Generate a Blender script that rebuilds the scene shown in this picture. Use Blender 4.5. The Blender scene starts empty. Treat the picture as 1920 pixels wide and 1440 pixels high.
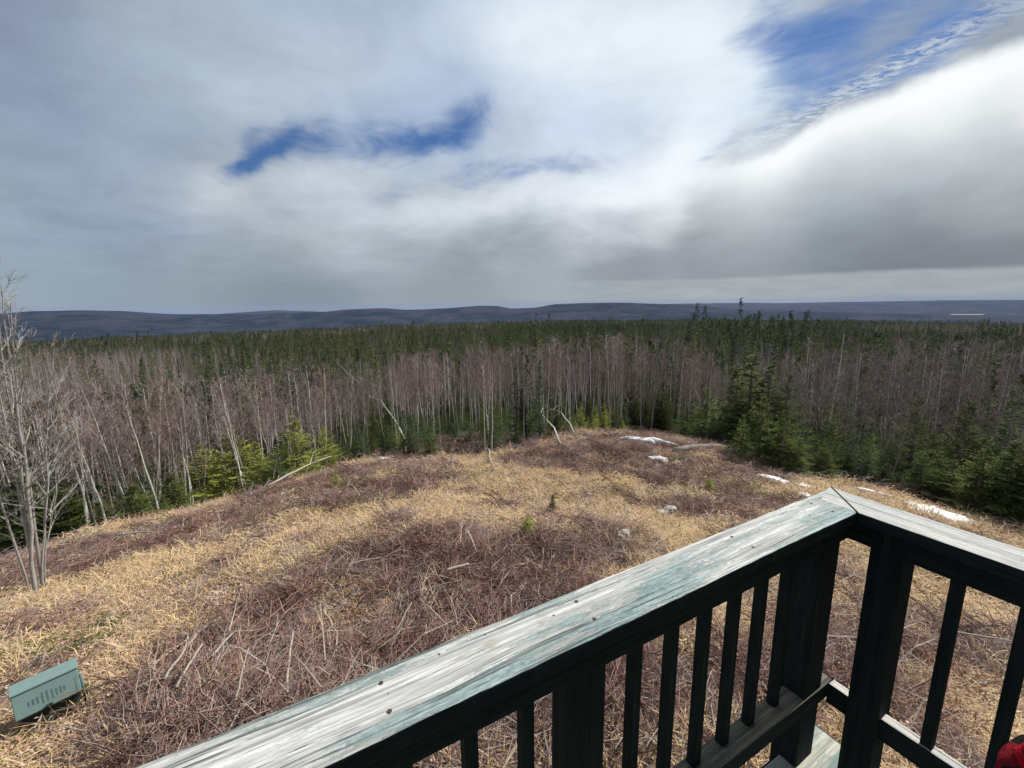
import bpy, math, random
import numpy as np
from mathutils import Vector, Matrix, noise
rng = np.random.default_rng(11); random.seed(11)
S = bpy.context.scene
COL = S.collection
R_ = math.radians

# ------------------------------------------------------------------ camera
F_PX, PITCH, ROLL = 816.139, 0.184310, -0.0126086
cam_d = bpy.data.cameras.new('camera'); cam = bpy.data.objects.new('camera', cam_d); COL.objects.link(cam)
cam_d.sensor_width = 36.0; cam_d.lens = F_PX / 1920 * 36.0; cam_d.clip_start = 0.05; cam_d.clip_end = 40000
cp, sp = math.cos(PITCH), math.sin(PITCH)
CF = np.array([0, cp, -sp]); CU0 = np.array([0, sp, cp]); CR0 = np.array([1., 0, 0])
CR = math.cos(ROLL) * CR0 + math.sin(ROLL) * CU0
CU = -math.sin(ROLL) * CR0 + math.cos(ROLL) * CU0
cam.matrix_world = Matrix(((CR[0], CU[0], -CF[0], 0), (CR[1], CU[1], -CF[1], 0), (CR[2], CU[2], -CF[2], 0), (0, 0, 0, 1)))
S.camera = cam
S.view_settings.view_transform = 'Standard'; S.view_settings.look = 'None'
S.view_settings.exposure = 0.12; S.view_settings.gamma = 1.0; S.view_settings.use_curve_mapping = False
S.render.engine = 'CYCLES'
S.cycles.max_bounces = 4; S.cycles.diffuse_bounces = 2; S.cycles.glossy_bounces = 2; S.cycles.volume_bounces = 1; S.cycles.transparent_max_bounces = 4

def ray(px, py):
    return CF + CR * (px - 960) / F_PX - CU * (py - 720) / F_PX
def azel(px, py):
    d = ray(px, py); return math.atan2(d[0], d[1]), math.atan2(d[2], math.hypot(d[0], d[1]))

# ------------------------------------------------------------------ sun and sky
SUN_AZ, SUN_EL = R_(60), R_(46)
sun_d = bpy.data.lights.new('sun', 'SUN'); sun = bpy.data.objects.new('sun', sun_d); COL.objects.link(sun)
sun_d.energy = 5.0; sun_d.angle = R_(0.6); sun_d.color = (1.0, 0.95, 0.87)
sv = Vector((math.sin(SUN_AZ) * math.cos(SUN_EL), math.cos(SUN_AZ) * math.cos(SUN_EL), math.sin(SUN_EL)))
sun.rotation_euler = sv.to_track_quat('Z', 'Y').to_euler(); sun.location = (0, 0, 30)

class N:
    """tiny wrapper so node maths reads as maths"""
    nt = None
    def __init__(s, sock): s.s = sock
    @staticmethod
    def m(op, *a, clamp=False):
        n = N.nt.nodes.new('ShaderNodeMath'); n.operation = op; n.use_clamp = clamp
        for i, v in enumerate(a):
            if isinstance(v, N): N.nt.links.new(v.s, n.inputs[i])
            else: n.inputs[i].default_value = v
        return N(n.outputs[0])
    def __add__(s, o): return N.m('ADD', s, o)
    __radd__ = __add__
    def __sub__(s, o): return N.m('SUBTRACT', s, o)
    def __rsub__(s, o): return N.m('SUBTRACT', o, s)
    def __mul__(s, o): return N.m('MULTIPLY', s, o)
    __rmul__ = __mul__
    def __truediv__(s, o): return N.m('DIVIDE', s, o)
    def clamp(s): return N.m('ADD', s, 0.0, clamp=True)
def node(t, **kw):
    n = N.nt.nodes.new(t)
    for k, v in kw.items(): setattr(n, k, v)
    return n
def setin(n, **kw):
    for k, v in kw.items():
        k = k.replace('_', ' ')
        if isinstance(v, N): N.nt.links.new(v.s, n.inputs[k])
        elif hasattr(v, 'is_output'): N.nt.links.new(v, n.inputs[k])
        else: n.inputs[k].default_value = v
    return n
def sstep(x, a, b):
    n = node('ShaderNodeMapRange', interpolation_type='SMOOTHSTEP')
    N.nt.links.new(x.s, n.inputs['Value'])
    n.inputs['From Min'].default_value = a; n.inputs['From Max'].default_value = b
    return N(n.outputs['Result'])
def comb(x, y, z=0.0):
    n = node('ShaderNodeCombineXYZ')
    for i, v in enumerate((x, y, z)):
        if isinstance(v, N): N.nt.links.new(v.s, n.inputs[i])
        else: n.inputs[i].default_value = v
    return N(n.outputs[0])
def noi(vec, scale, detail=4, rough=0.55, dist=0.0, col=False):
    n = node('ShaderNodeTexNoise')
    N.nt.links.new(vec.s, n.inputs['Vector'])
    n.inputs['Scale'].default_value = scale; n.inputs['Detail'].default_value = detail
    n.inputs['Roughness'].default_value = rough; n.inputs['Distortion'].default_value = dist
    return N(n.outputs['Color' if col else 'Fac'])
def mixc(f, a, b):
    n = node('ShaderNodeMix', data_type='RGBA')
    for i, v in ((0, f), (6, a), (7, b)):
        if isinstance(v, N): N.nt.links.new(v.s, n.inputs[i])
        elif i == 0: n.inputs[0].default_value = v
        else: n.inputs[i].default_value = (*v[:3], 1)
    return N(n.outputs[2])
def vscale(v, f):
    n = node('ShaderNodeVectorMath', operation='SCALE'); N.nt.links.new(v.s, n.inputs[0])
    if isinstance(f, N): N.nt.links.new(f.s, n.inputs['Scale'])
    else: n.inputs['Scale'].default_value = f
    return N(n.outputs[0])
def vadd(a, b):
    n = node('ShaderNodeVectorMath', operation='ADD')
    for i, v in enumerate((a, b)):
        if isinstance(v, N): N.nt.links.new(v.s, n.inputs[i])
        else: n.inputs[i].default_value = v
    return N(n.outputs[0])
def lin(c): return tuple(((x / 255) / 12.92 if x <= 10 else (((x / 255) + .055) / 1.055) ** 2.4) for x in c)

def mapped_w(v, sc):
    n = node('ShaderNodeMapping'); N.nt.links.new(v.s, n.inputs['Vector']); n.inputs['Scale'].default_value = sc; return N(n.outputs[0])
W = bpy.data.worlds.new('World'); S.world = W; W.use_nodes = True
N.nt = W.node_tree; N.nt.nodes.clear()
tc = node('ShaderNodeTexCoord'); D = N(tc.outputs['Generated'])
sx = node('ShaderNodeSeparateXYZ'); N.nt.links.new(D.s, sx.inputs[0])
dx, dy, dz = (N(sx.outputs[i]) for i in range(3))
az = N.m('ARCTAN2', dx, dy); el = N.m('ARCSINE', dz)
# cloud-deck plane coordinates give the perspective of the cloud texture
inv = 1.0 / N.m('MAXIMUM', dz + 0.10, 0.04) if False else N.m('DIVIDE', 1.0, N.m('MAXIMUM', dz + 0.22, 0.10))
plane = comb(dx * inv, dy * inv, 0.3)
warp = noi(plane, 1.5, 3, 0.5, 0.0, True)
warp2 = noi(D, 4.5, 4, 0.5, 0.0, True)
sw = node('ShaderNodeSeparateXYZ'); N.nt.links.new(warp.s, sw.inputs[0])
sw2 = node('ShaderNodeSeparateXYZ'); N.nt.links.new(warp2.s, sw2.inputs[0])
damp = sstep(el, -0.02, 0.16)
waz = az + (N(sw.outputs[0]) - 0.5) * 0.16 + (N(sw2.outputs[0]) - 0.5) * 0.14
wel = el + ((N(sw.outputs[1]) - 0.5) * 0.10 + (N(sw2.outputs[1]) - 0.5) * 0.10) * damp
def gauss(px, py, sx_, sy_, rot=0.0, A=waz, E=wel):
    """soft elliptical patch of sky, centred on the direction that pixel looks in"""
    a0, e0 = azel(px, py)
    a1, e1 = azel(px + 1, py); a2, e2 = azel(px, py - 1)
    J = np.array([[a1 - a0, a2 - a0], [e1 - e0, e2 - e0]])
    c, s_ = math.cos(R_(rot)), math.sin(R_(rot))
    Rm = np.array([[c, -s_], [s_, c]])
    M = J @ Rm @ np.diag([sx_, sy_]); Q = np.linalg.inv(M @ M.T)
    da, de = A - a0, E - e0
    q = da * (da * Q[0, 0] + de * (2 * Q[0, 1])) + de * (de * Q[1, 1])
    return N.m('EXPONENT', q * -0.5)
samples = [ # px, py, sRGB of the cloud there, radius
 (0,0,(126,138,160),150),(60,180,(126,140,163),140),(250,60,(158,172,185),130),(420,110,(168,182,196),120),(250,250,(146,162,180),130),
 (600,90,(158,173,192),120),(800,60,(166,182,202),120),(800,170,(160,177,202),90),(970,60,(196,208,220),90),(1130,70,(208,218,228),110),
 (1120,200,(186,200,220),90),(1300,150,(206,220,233),90),(1200,260,(196,208,224),80),(980,180,(188,200,216),80),
 (0,330,(148,163,178),110),(120,420,(138,153,172),100),(60,520,(144,159,172),110),(290,430,(134,148,168),80),(260,340,(150,162,176),70),
 (400,380,(170,178,188),70),(540,380,(164,174,186),80),(640,300,(168,180,196),60),(200,540,(138,152,164),90),(450,480,(140,152,164),80),(600,450,(160,170,178),80),
 (560,540,(126,138,150),80),(720,400,(176,187,198),80),(850,420,(168,178,187),70),(780,460,(150,160,170),60),(640,360,(178,188,200),60),(820,500,(140,150,159),80),(980,370,(196,205,214),60),(1100,330,(208,216,224),70),
 (1120,420,(186,192,200),60),(1000,470,(156,164,172),70),(1250,310,(228,234,240),60),(1260,400,(190,196,202),50),(1200,480,(140,147,155),70),
 (1400,380,(128,138,150),60),(1450,300,(190,200,210),40),(1400,460,(122,130,139),80),(1560,330,(140,152,164),60),(1600,430,(112,121,133),90),(1700,300,(146,156,166),60),
 (1850,260,(160,168,174),60),(1750,220,(200,206,210),50),(1850,380,(138,145,152),70),(1700,470,(106,114,124),90),(1880,480,(112,118,126),80),(1920,200,(206,210,214),40)]
num = None; den = None
for px, py, c, rad in samples:
    g = gauss(px, py, rad * .85, rad * .72 * (0.66 if py > 400 else 1))
    t = vscale(comb(*lin(c)), g)
    num = t if num is None else vadd(num, t)
    den = g if den is None else den + g
num = vadd(num, vscale(comb(*lin((150, 160, 172))), 0.02)); den = den + 0.02
cloud = vscale(num, N.m('DIVIDE', 1.0, den))
fine = noi(plane, 3.4, 7, 0.58, 0.5); fine2 = noi(mapped_w(D, (1, 1, 1.7)), 5.5, 7, 0.58, 0.6)
cloud = vscale(cloud, 1.0 + ((fine - 0.5) * 0.52 + (fine2 - 0.5) * 0.36) * damp)
bright = gauss(1230, 330, 120, 40, 8) * .75 + gauss(1150, 80, 150, 70, 0) * .45 + gauss(1330, 150, 60, 120, -20) * .45 + gauss(1000, 60, 90, 60) * .35 + gauss(900, 385, 150, 26, 6) * .5 + gauss(620, 330, 90, 24, 14) * .3 + gauss(400, 370, 60, 30) * .25 + gauss(640, 110, 160, 60, 10) * .2
cloud = mixc((bright * (.55 + fine * .9)).clamp() * .8, cloud, lin((236, 241, 246)))
# the bright-edged cloud bank on the right: its upper edge as a curve of elevation over azimuth
edge_px = [(1000, 420), (1200, 345), (1330, 312), (1470, 268), (1560, 205), (1660, 172), (1760, 130), (1850, 100), (1920, 76)]
ea = [azel(*q) for q in edge_px] + [(R_(75), azel(1920, 76)[1] + 0.05)]
fc = node('ShaderNodeFloatCurve'); cv = fc.mapping.curves[0]
A0, A1 = ea[0][0], ea[-1][0]
for i, (a, e) in enumerate(ea):
    q = ((a - A0) / (A1 - A0), e)
    if i == 0: cv.points[0].location = q
    elif i == len(ea) - 1: cv.points[-1].location = q
    else: cv.points.new(*q)
fc.mapping.update()
eaz = az + (N(sw2.outputs[0]) - 0.5) * 0.04
N.nt.links.new(((eaz - A0) * (1 / (A1 - A0))).s, fc.inputs['Value'])
edge = N(fc.outputs[0])
rag = noi(D, 26.0, 5, 0.65)
sd = edge - el + (rag - 0.5) * 0.022 + (N(sw2.outputs[1]) - 0.5) * 0.04      # > 0 below the edge, inside the bank
inb = sstep(sd, -0.008, 0.016) * sstep(az, ea[1][0], ea[3][0])
glow = N.m('EXPONENT', N.m('MAXIMUM', sd - 0.03, 0.0) * -12.0) * inb
cloud = mixc(glow * 0.92, cloud, lin((240, 244, 246)))
# gaps of clear sky
gapn = noi(plane, 6.0, 7, 0.66, 1.0)
gap = gauss(490, 288, 58, 22, 38) * 1.5 + gauss(600, 245, 62, 34, -8) * 0.95 + gauss(775, 265, 55, 20, 8) * 1.25 + gauss(865, 228, 45, 34, 20) * 1.0 \
    + gauss(945, 312, 85, 24, 12) * 0.80 + gauss(740, 345, 40, 24) * 0.45 + gauss(455, 330, 40, 22) * 0.55 + gauss(1100, 290, 60, 20, 10) * .45 + gauss(470, 230, 30, 26) * .4 + gauss(680,235,60,26)*.35
gapL = sstep(gap + (gapn - 0.5) * 1.5 + (fine2 - .5) * .7, 0.0, 1.55) * sstep(gap, 0.02, 0.6)
up = gauss(1500, 125, 70, 62, 30) * 1.05 + gauss(1600, 45, 90, 50, 10) * 0.7 + gauss(1790, 30, 80, 40, 25) * 0.6 + gauss(1700, 110, 180, 16, 27) * 0.95 \
    + gauss(1410, 30, 40, 50) * 0.35 + gauss(1390, 265, 50, 12, 20) * 0.5
streak_v = node('ShaderNodeVectorRotate', rotation_type='Z_AXIS'); N.nt.links.new(plane.s, streak_v.inputs['Vector']); streak_v.inputs['Angle'].default_value = R_(30)
mp = node('ShaderNodeMapping'); N.nt.links.new(streak_v.outputs[0], mp.inputs['Vector']); mp.inputs['Scale'].default_value = (1.0, 2.2, 1)
wisps = noi(N(mp.outputs[0]), 4.0, 6, 0.6, 0.5)
mack = noi(N(mp.outputs[0]), 24.0, 4, 0.7, 0.8)
ridge = gauss(1620, 160, 260, 17, 29, az + (N(sw2.outputs[0]) - .5) * .05, el + (N(sw2.outputs[1]) - .5) * .05)
gapR = sstep(up + (wisps - 0.5) * 2.0 + (fine2 - .5) * .8, 0.10, 1.35) * sstep(up, 0.03, 0.30)
gapR = gapR * (1.0 - (ridge * sstep(mack, 0.34, 0.56)).clamp() * 0.9)
cloud = mixc((ridge * sstep(mack, .4, .7)).clamp() * .8, cloud, lin((222, 230, 238)))
gapT = N.m('MAXIMUM', gapL * 0.97, gapR * 0.93) * (1.0 - inb) * sstep(el, 0.1, 0.25)
# a few breaks elsewhere, so the cloud goes on round the sky
side = noi(plane, 0.9, 5, 0.55, 0.3)
back = sstep(N.m('ABSOLUTE', az), R_(58), R_(85)) * sstep(side, 0.56, 0.72) * sstep(el, 0.1, 0.3)
zen = sstep(el, 0.75, 0.95) * sstep(side, 0.54, 0.7)
gapT = N.m('MAXIMUM', gapT, N.m('MAXIMUM', back, zen))
# pale strip just above the far hills on the right
strip = sstep(el, -0.02, 0.012) * (1.0 - sstep(el + (N(sw.outputs[2]) - .5) * 0.012, 0.040, 0.050)) * sstep(az, R_(-6), R_(24))
cloud = mixc(strip * 0.85, cloud, mixc(fine, lin((140, 148, 154)), lin((176, 183, 188))))
sky = node('ShaderNodeTexSky', sky_type='NISHITA'); sky.sun_disc = False
sky.sun_elevation = SUN_EL; sky.sun_rotation = SUN_AZ; sky.altitude = 300; sky.dust_density = 0.3; sky.ozone_density = 2.5
skyc = vscale(N(sky.outputs[0]), 0.05)
tint = node('ShaderNodeVectorMath', operation='MULTIPLY'); N.nt.links.new(skyc.s, tint.inputs[0]); tint.inputs[1].default_value = (0.64, 0.98, 1.42)
final = mixc(gapT, cloud, N(tint.outputs[0]))
bg = node('ShaderNodeBackground'); N.nt.links.new(final.s, bg.inputs[0]); bg.inputs[1].default_value = 1.04
wo = node('ShaderNodeOutputWorld'); N.nt.links.new(bg.outputs[0], wo.inputs[0])
W.cycles.sampling_method = 'MANUAL'; W.cycles.sample_map_resolution = 512

# ------------------------------------------------------------------ materials
MATS = {}
def mat(name, build, rough=0.85, spec=0.2, bump=None, subsurf=None):
    m = bpy.data.materials.new(name); m.use_nodes = True; N.nt = m.node_tree
    b = N.nt.nodes['Principled BSDF']; b.inputs['Roughness'].default_value = rough
    b.inputs['Specular IOR Level'].default_value = spec
    c = build()
    bm = None
    if isinstance(c, tuple) and isinstance(c[0], N): c, bm = c[0], c[1:]
    if isinstance(c, N): N.nt.links.new(c.s, b.inputs['Base Color'])
    else: b.inputs['Base Color'].default_value = (*c, 1)
    if bm:
        bn = node('ShaderNodeBump'); N.nt.links.new(bm[0].s, bn.inputs['Height'])
        bn.inputs['Distance'].default_value = bm[1]; bn.inputs['Strength'].default_value = bm[2]
        N.nt.links.new(bn.outputs[0], b.inputs['Normal'])
    MATS[name] = m; return m
def objc(): return N(node('ShaderNodeTexCoord').outputs['Object'])
def rnd(): return N(node('ShaderNodeObjectInfo').outputs['Random'])
def mapped(v, sc):
    n = node('ShaderNodeMapping'); N.nt.links.new(v.s, n.inputs['Vector']); n.inputs['Scale'].default_value = sc; return N(n.outputs[0])
def varied(cols, scale=6.0, amt=0.35):
    """colour picked per instance between the given ones, with grain"""
    def f():
        r = rnd(); rp = node('ShaderNodeValToRGB'); rp.color_ramp.interpolation = 'LINEAR'
        e = rp.color_ramp.elements
        e[0].color = (*cols[0], 1); e[1].color = (*cols[-1], 1)
        for i, c in enumerate(cols[1:-1]): x = e.new((i + 1) / (len(cols) - 1)); x.color = (*c, 1)
        N.nt.links.new(r.s, rp.inputs[0])
        n = noi(objc(), scale, 3)
        return vscale(N(rp.outputs[0]), 1.0 + (n - 0.5) * (2 * amt))
    return f
mat('birch_bark', varied([(.30,.28,.24),(.78,.75,.69),(.40,.37,.33),(.60,.57,.51),(.88,.86,.80),(.28,.25,.22)], 9, .5))
mat('stem_grey', varied([(.30,.28,.26),(.40,.38,.35),(.27,.25,.23)], 9, .5))
mat('dark_bark', varied([(.20,.17,.15),(.30,.26,.22)], 12, .5))
mat('birch_twig', varied([(.25,.18,.17),(.34,.26,.25),(.19,.145,.13),(.29,.20,.17),(.24,.165,.17),(.38,.31,.29)], 3, .3))
mat('grey_twig', varied([(.20,.165,.145),(.32,.28,.26),(.15,.12,.105),(.27,.19,.165)], 3, .3))
def foliage(cols):
    def f():
        return varied(cols, 5.0, .45)()
    return f
mat('fir_bright', foliage([(.20,.215,.045),(.26,.265,.06),(.14,.17,.038)]), .92, .06)
mat('spruce_mid', foliage([(.05,.072,.022),(.085,.105,.028),(.065,.085,.024),(.035,.055,.02)]), .92, .06)
mat('spruce_far', foliage([(.10,.13,.055),(.16,.18,.07),(.12,.13,.065),(.07,.10,.05)]), .92, .06)
mat('spruce_dark', foliage([(.04,.07,.035),(.07,.10,.04),(.05,.08,.035)]), .92, .06)
mat('brush', varied([(.22,.125,.11),(.28,.175,.15),(.17,.095,.085),(.36,.27,.22),(.24,.11,.08)], 4, .45))
mat('brush_grey', varied([(.28,.24,.235),(.38,.34,.32),(.24,.195,.19)], 4, .45))
mat('straw', varied([(.59,.43,.22),(.70,.54,.32),(.46,.31,.15),(.55,.39,.23),(.60,.44,.29)], 3, .3))
mat('leaf_litter', varied([(.44,.27,.20),(.56,.38,.30),(.30,.16,.11),(.64,.50,.40)], 3, .3))
mat('moss', varied([(.11,.125,.035),(.17,.17,.045),(.07,.085,.025),(.22,.19,.06)], 3, .3))
mat('pale_stick', lambda: vscale(comb(.47, .41, .34), 0.6 + noi(mapped(objc(), (2, 30, 30)), 3, 4) * 0.5))
mat('snow', lambda: (mixc(sstep(noi(objc(), 6, 6, .7), .54, .70), (.80, .81, .83), (.42, .37, .33)), noi(objc(), 14, 5), 0.05, .6), .6, .3)
mat('stone', lambda: (mixc(noi(objc(), 11, 5), (.28, .26, .24), (.62, .58, .54)), noi(objc(), 25, 5), 0.02, .7))
mat('snow_field', lambda: (.13, .13, .14))

def ground_col():
    v = N(node('ShaderNodeNewGeometry').outputs['Position'])
    a = N(node('ShaderNodeAttribute', attribute_name='mask').outputs['Color'])
    s = node('ShaderNodeSeparateXYZ'); N.nt.links.new(a.s, s.inputs[0])
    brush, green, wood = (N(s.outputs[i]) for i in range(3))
    n1 = noi(v, 1.1, 6, .65, .3); n2 = noi(v, 9.0, 6, .7, .4); n3 = noi(v, 45.0, 4, .7)
    straw = mixc(n2, (.24, .155, .075), (.56, .42, .22))
    straw = mixc(sstep(n1, .45, .7), straw, mixc(n3, (.24, .15, .11), (.46, .31, .24)))
    br = mixc(n3, (.045, .026, .022), (.21, .12, .10))
    gr = mixc(n2, (.10, .11, .03), (.26, .23, .08))
    c = mixc((green + (n2 - .5) * 1.2).clamp() * sstep(green, .05, .4), straw, gr)
    c = mixc(sstep(brush + (n2 - .5) * .7, .3, .7), c, br)
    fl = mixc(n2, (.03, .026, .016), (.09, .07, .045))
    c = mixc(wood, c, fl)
    h = n2 * 0.5 + n3 * 0.5
    return c, h, 0.10, .8
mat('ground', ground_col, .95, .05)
def hill_col():
    v = N(node('ShaderNodeNewGeometry').outputs['Position'])
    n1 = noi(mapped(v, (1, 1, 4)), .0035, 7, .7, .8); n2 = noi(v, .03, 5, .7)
    c = mixc(sstep(n1, .42, .58), (.008, .020, .034), (.052, .050, .078))  # blue of the distance haze put into the hill colour
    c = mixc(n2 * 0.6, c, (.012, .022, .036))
    return c, n2, 14.0, 1.0
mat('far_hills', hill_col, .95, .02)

def paint_cap(seed):
    def f():
        p = vadd(objc(), (seed, seed * .37, 0))
        wv = noi(mapped(p, (1.3, 4, 4)), 1.0, 3, .5, 0, True)
        pw = vadd(p, vscale(vadd(wv, (-.5, -.5, -.5)), .035))
        grain = noi(mapped(pw, (1.6, 60, 60)), 1.6, 5, .7)
        grain2 = noi(mapped(pw, (5, 230, 230)), 1.0, 4, .7)
        groove = sstep(noi(mapped(pw, (.7, 40, 40)), 1.2, 3, .6), .60, .68)
        ring = node('ShaderNodeTexWave', wave_type='RINGS', rings_direction='Z', wave_profile='SIN')
        N.nt.links.new(mapped(pw, (.55, 5.2, 5.2)).s, ring.inputs['Vector']); ring.inputs['Scale'].default_value = 5.5
        ring.inputs['Distortion'].default_value = 3.0; ring.inputs['Detail'].default_value = 3; ring.inputs['Detail Scale'].default_value = 1.4
        rg = N(ring.outputs['Fac'])
        flake = noi(mapped(pw, (2.0, 24, 24)), 1.0, 7, .7)
        zone = noi(mapped(p, (2.2, 7, 7)), 1.0, 3, .5)
        flake2 = noi(mapped(p, (50, 150, 120)), 1.0, 5, .7)
        paint = sstep(flake + (zone - .5) * .95 + (flake2 - .5) * .45 + (grain - .5) * .9, .56, .66)
        bare = mixc(sstep(grain, .3, .7), (.25, .26, .25), (.90, .90, .87))
        bare = mixc(sstep(grain2, .4, .7) * .6, bare, (.24, .25, .24))
        bare = mixc(rg * .22, bare, (.34, .37, .36))
        green = mixc(sstep(flake2, .3, .7), (.07, .14, .15), (.27, .39, .39))
        green = mixc(sstep(grain, .5, .75) * .6, green, (.72, .76, .74))
        c = mixc(paint * .85, bare, green)
        crack = sstep(noi(mapped(pw, (.9, 95, 95)), 1.3, 4, .7), .64, .70)
        c = mixc(crack * .75, c, (.05, .07, .065))
        spots = sstep(noi(p, 55, 2, .5), .71, .76)
        c = mixc(spots, c, (.05, .07, .06))
        blot = sstep(noi(mapped(p, (5, 12, 12)), 1.6, 4), .62, .72)
        c = mixc(blot * .5, c, (.27, .22, .13))
        c = mixc(groove * .8, c, (.10, .13, .12))
        h = grain * .7 + grain2 * .45 + paint * .15 - groove * 1.2 - crack * .8
        return c, h, .006, .9
    return f
mat('weathered_cap', paint_cap(0.0), .75, .2)
mat('bleached_cap_and_lit_rail', lambda: (lambda t: (mixc(.55, t[0], mixc(noi(mapped(objc(), (1.5, 70, 70)), 1.5, 4, .7), (.36, .34, .32), (.86, .84, .81))), *t[1:]))(paint_cap(3.1)()), .8, .15)
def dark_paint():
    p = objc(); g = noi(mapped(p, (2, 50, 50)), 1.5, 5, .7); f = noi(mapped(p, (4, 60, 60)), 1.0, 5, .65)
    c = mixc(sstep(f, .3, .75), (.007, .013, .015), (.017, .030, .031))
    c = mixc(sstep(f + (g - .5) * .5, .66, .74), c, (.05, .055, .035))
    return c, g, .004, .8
mat('dark_green_paint_and_shade', dark_paint, .75, .12)  # paint of posts and balusters; on board edges it stands in for shade
def shaded_rail_wood():
    p = objc(); g = noi(mapped(p, (2, 60, 60)), 1.5, 5, .7); f = noi(mapped(p, (4, 12, 12)), 1.0, 6, .65)
    c = mixc(sstep(g, .3, .7), (.045, .042, .03), (.24, .225, .17)); c = mixc(sstep(f, .48, .6) * .8, c, (.06, .09, .08))
    return c, g, .004, .8
mat('shaded_rail_wood', shaded_rail_wood, .8, .15)  # wood tone darkened to hold the shade on the long bottom rail
def deck_paint():
    p = objc(); g = noi(mapped(p, (2, 60, 60)), 1.5, 5, .7); f = noi(mapped(p, (4, 14, 14)), 1.0, 6, .7)
    c = mixc(sstep(g, .3, .7), (.22, .23, .20), (.60, .60, .52)); c = mixc(sstep(f + (g - .5) * .4, .46, .56) * .8, c, (.17, .26, .25))
    return c, g, .004, .8
mat('deck_paint', deck_paint, .8, .15)
mat('raw_lumber', lambda: vscale(comb(.20, .16, .11), .7 + noi(mapped(objc(), (2, 30, 30)), 2, 4) * .6))
mat('box_green', lambda: mixc(sstep(noi(objc(), 9, 6, .7), .5, .75) * .7, mixc(noi(objc(), 14, 5) * .6, (.15, .245, .24), (.22, .31, .29)), (.20, .19, .14)), .55, .35)
mat('box_dark', lambda: mixc(noi(objc(), 14, 5), (.02, .038, .03), (.04, .06, .045)), .6, .3)
mat('box_mark', lambda: (.10, .165, .165), .5, .3)
def plaid():
    p = objc(); s = node('ShaderNodeSeparateXYZ'); N.nt.links.new(vadd(p, vscale(noi(p, 30, 3, .5, 0, True), .004)).s, s.inputs[0])
    k = 1 / .075
    a = sstep(N.m('PINGPONG', N(s.outputs[2]) + N(s.outputs[1]) * .35 + .012, .045), .022, .023); b = sstep(N.m('PINGPONG', N(s.outputs[0]) - N(s.outputs[1]) * .5, .045), .022, .023)
    f = (a + b) * .5
    c = mixc(f, (.36, .008, .016), (.012, .011, .012)); fz = noi(p, 260, 3, .7)
    c = vscale(c, .6 + fz * .8); fold = noi(mapped(p, (1, 1, 2.2)), 14, 3, .5, 1.2)
    return c, fz * .12 + fold, .03, .9
mat('red_plaid', plaid, .95, .05)
mat('skin', lambda: (.5, .3, .22), .5, .3); mat('denim', lambda: (.03, .04, .07)); mat('hair', lambda: (.05, .03, .02)); mat('boot', lambda: (.03, .025, .02))

# ------------------------------------------------------------------ mesh helpers
def tagp(o, label=None, cat=None, group=None, kind=None):
    if label: o['label'] = label
    if cat: o['category'] = cat
    if group: o['group'] = group
    if kind: o['kind'] = kind
    return o
def empty(name, loc=(0, 0, 0), rz=0.0, sc=1.0):
    o = bpy.data.objects.new(name, None); COL.objects.link(o); o.location = loc; o.rotation_euler = (0, 0, rz)
    o.scale = (sc, sc, sc); o.empty_display_size = .2; return o
def meshobj(name, V, Fc, m, parent=None, smooth=False, link=True, mats=None, fm=None):
    me = bpy.data.meshes.new(name); me.from_pydata([tuple(map(float, v)) for v in V], [], Fc)
    for mm in (mats or [m]): me.materials.append(MATS[mm])
    if fm is not None: me.polygons.foreach_set('material_index', fm)
    if smooth: me.polygons.foreach_set('use_smooth', [True] * len(me.polygons))
    me.update()
    o = bpy.data.objects.new(name, me)
    if link: COL.objects.link(o)
    if parent is not None: o.parent = parent
    return o
class MB:
    def __init__(s): s.V = []; s.F = []
    def add(s, V, Fc):
        n = len(s.V); s.V += [tuple(v) for v in V]; s.F += [tuple(i + n for i in f) for f in Fc]
    def tube(s, pts, rad, k=3, cap=False):
        pts = [np.asarray(p, float) for p in pts]; n0 = len(s.V); L = len(pts)
        for i, p in enumerate(pts):
            t = pts[min(i + 1, L - 1)] - pts[max(i - 1, 0)]; t /= (np.linalg.norm(t) + 1e-9)
            a = np.cross(t, (0.31, 0.77, 0.12) if abs(t[2]) > .8 else (0, 0, 1)); a /= (np.linalg.norm(a) + 1e-9); b = np.cross(t, a)
            for j in range(k):
                w = 2 * math.pi * j / k; s.V.append(tuple(p + rad[i] * (math.cos(w) * a + math.sin(w) * b)))
        for i in range(L - 1):
            for j in range(k):
                s.F.append((n0 + i * k + j, n0 + i * k + (j + 1) % k, n0 + (i + 1) * k + (j + 1) % k, n0 + (i + 1) * k + j))
        if cap:
            s.F.append(tuple(n0 + j for j in range(k))[::-1]); s.F.append(tuple(n0 + (L - 1) * k + j for j in range(k)))
    def box(s, a, b, M=None):
        c = [(x, y, z) for z in (a[2], b[2]) for y in (a[1], b[1]) for x in (a[0], b[0])]
        if M is not None: c = [tuple(M @ Vector(v)) for v in c]
        s.add(c, [(0, 2, 3, 1), (4, 5, 7, 6), (0, 1, 5, 4), (2, 6, 7, 3), (0, 4, 6, 2), (1, 3, 7, 5)])
    def build(s, name, m, parent=None, smooth=False, link=True): return meshobj(name, s.V, s.F, m, parent, smooth, link)
def bevel(o, w=.003, seg=2):
    b = o.modifiers.new('bevel', 'BEVEL'); b.width = w; b.segments = seg; b.limit_method = 'ANGLE'; b.harden_normals = False
    return o

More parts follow.
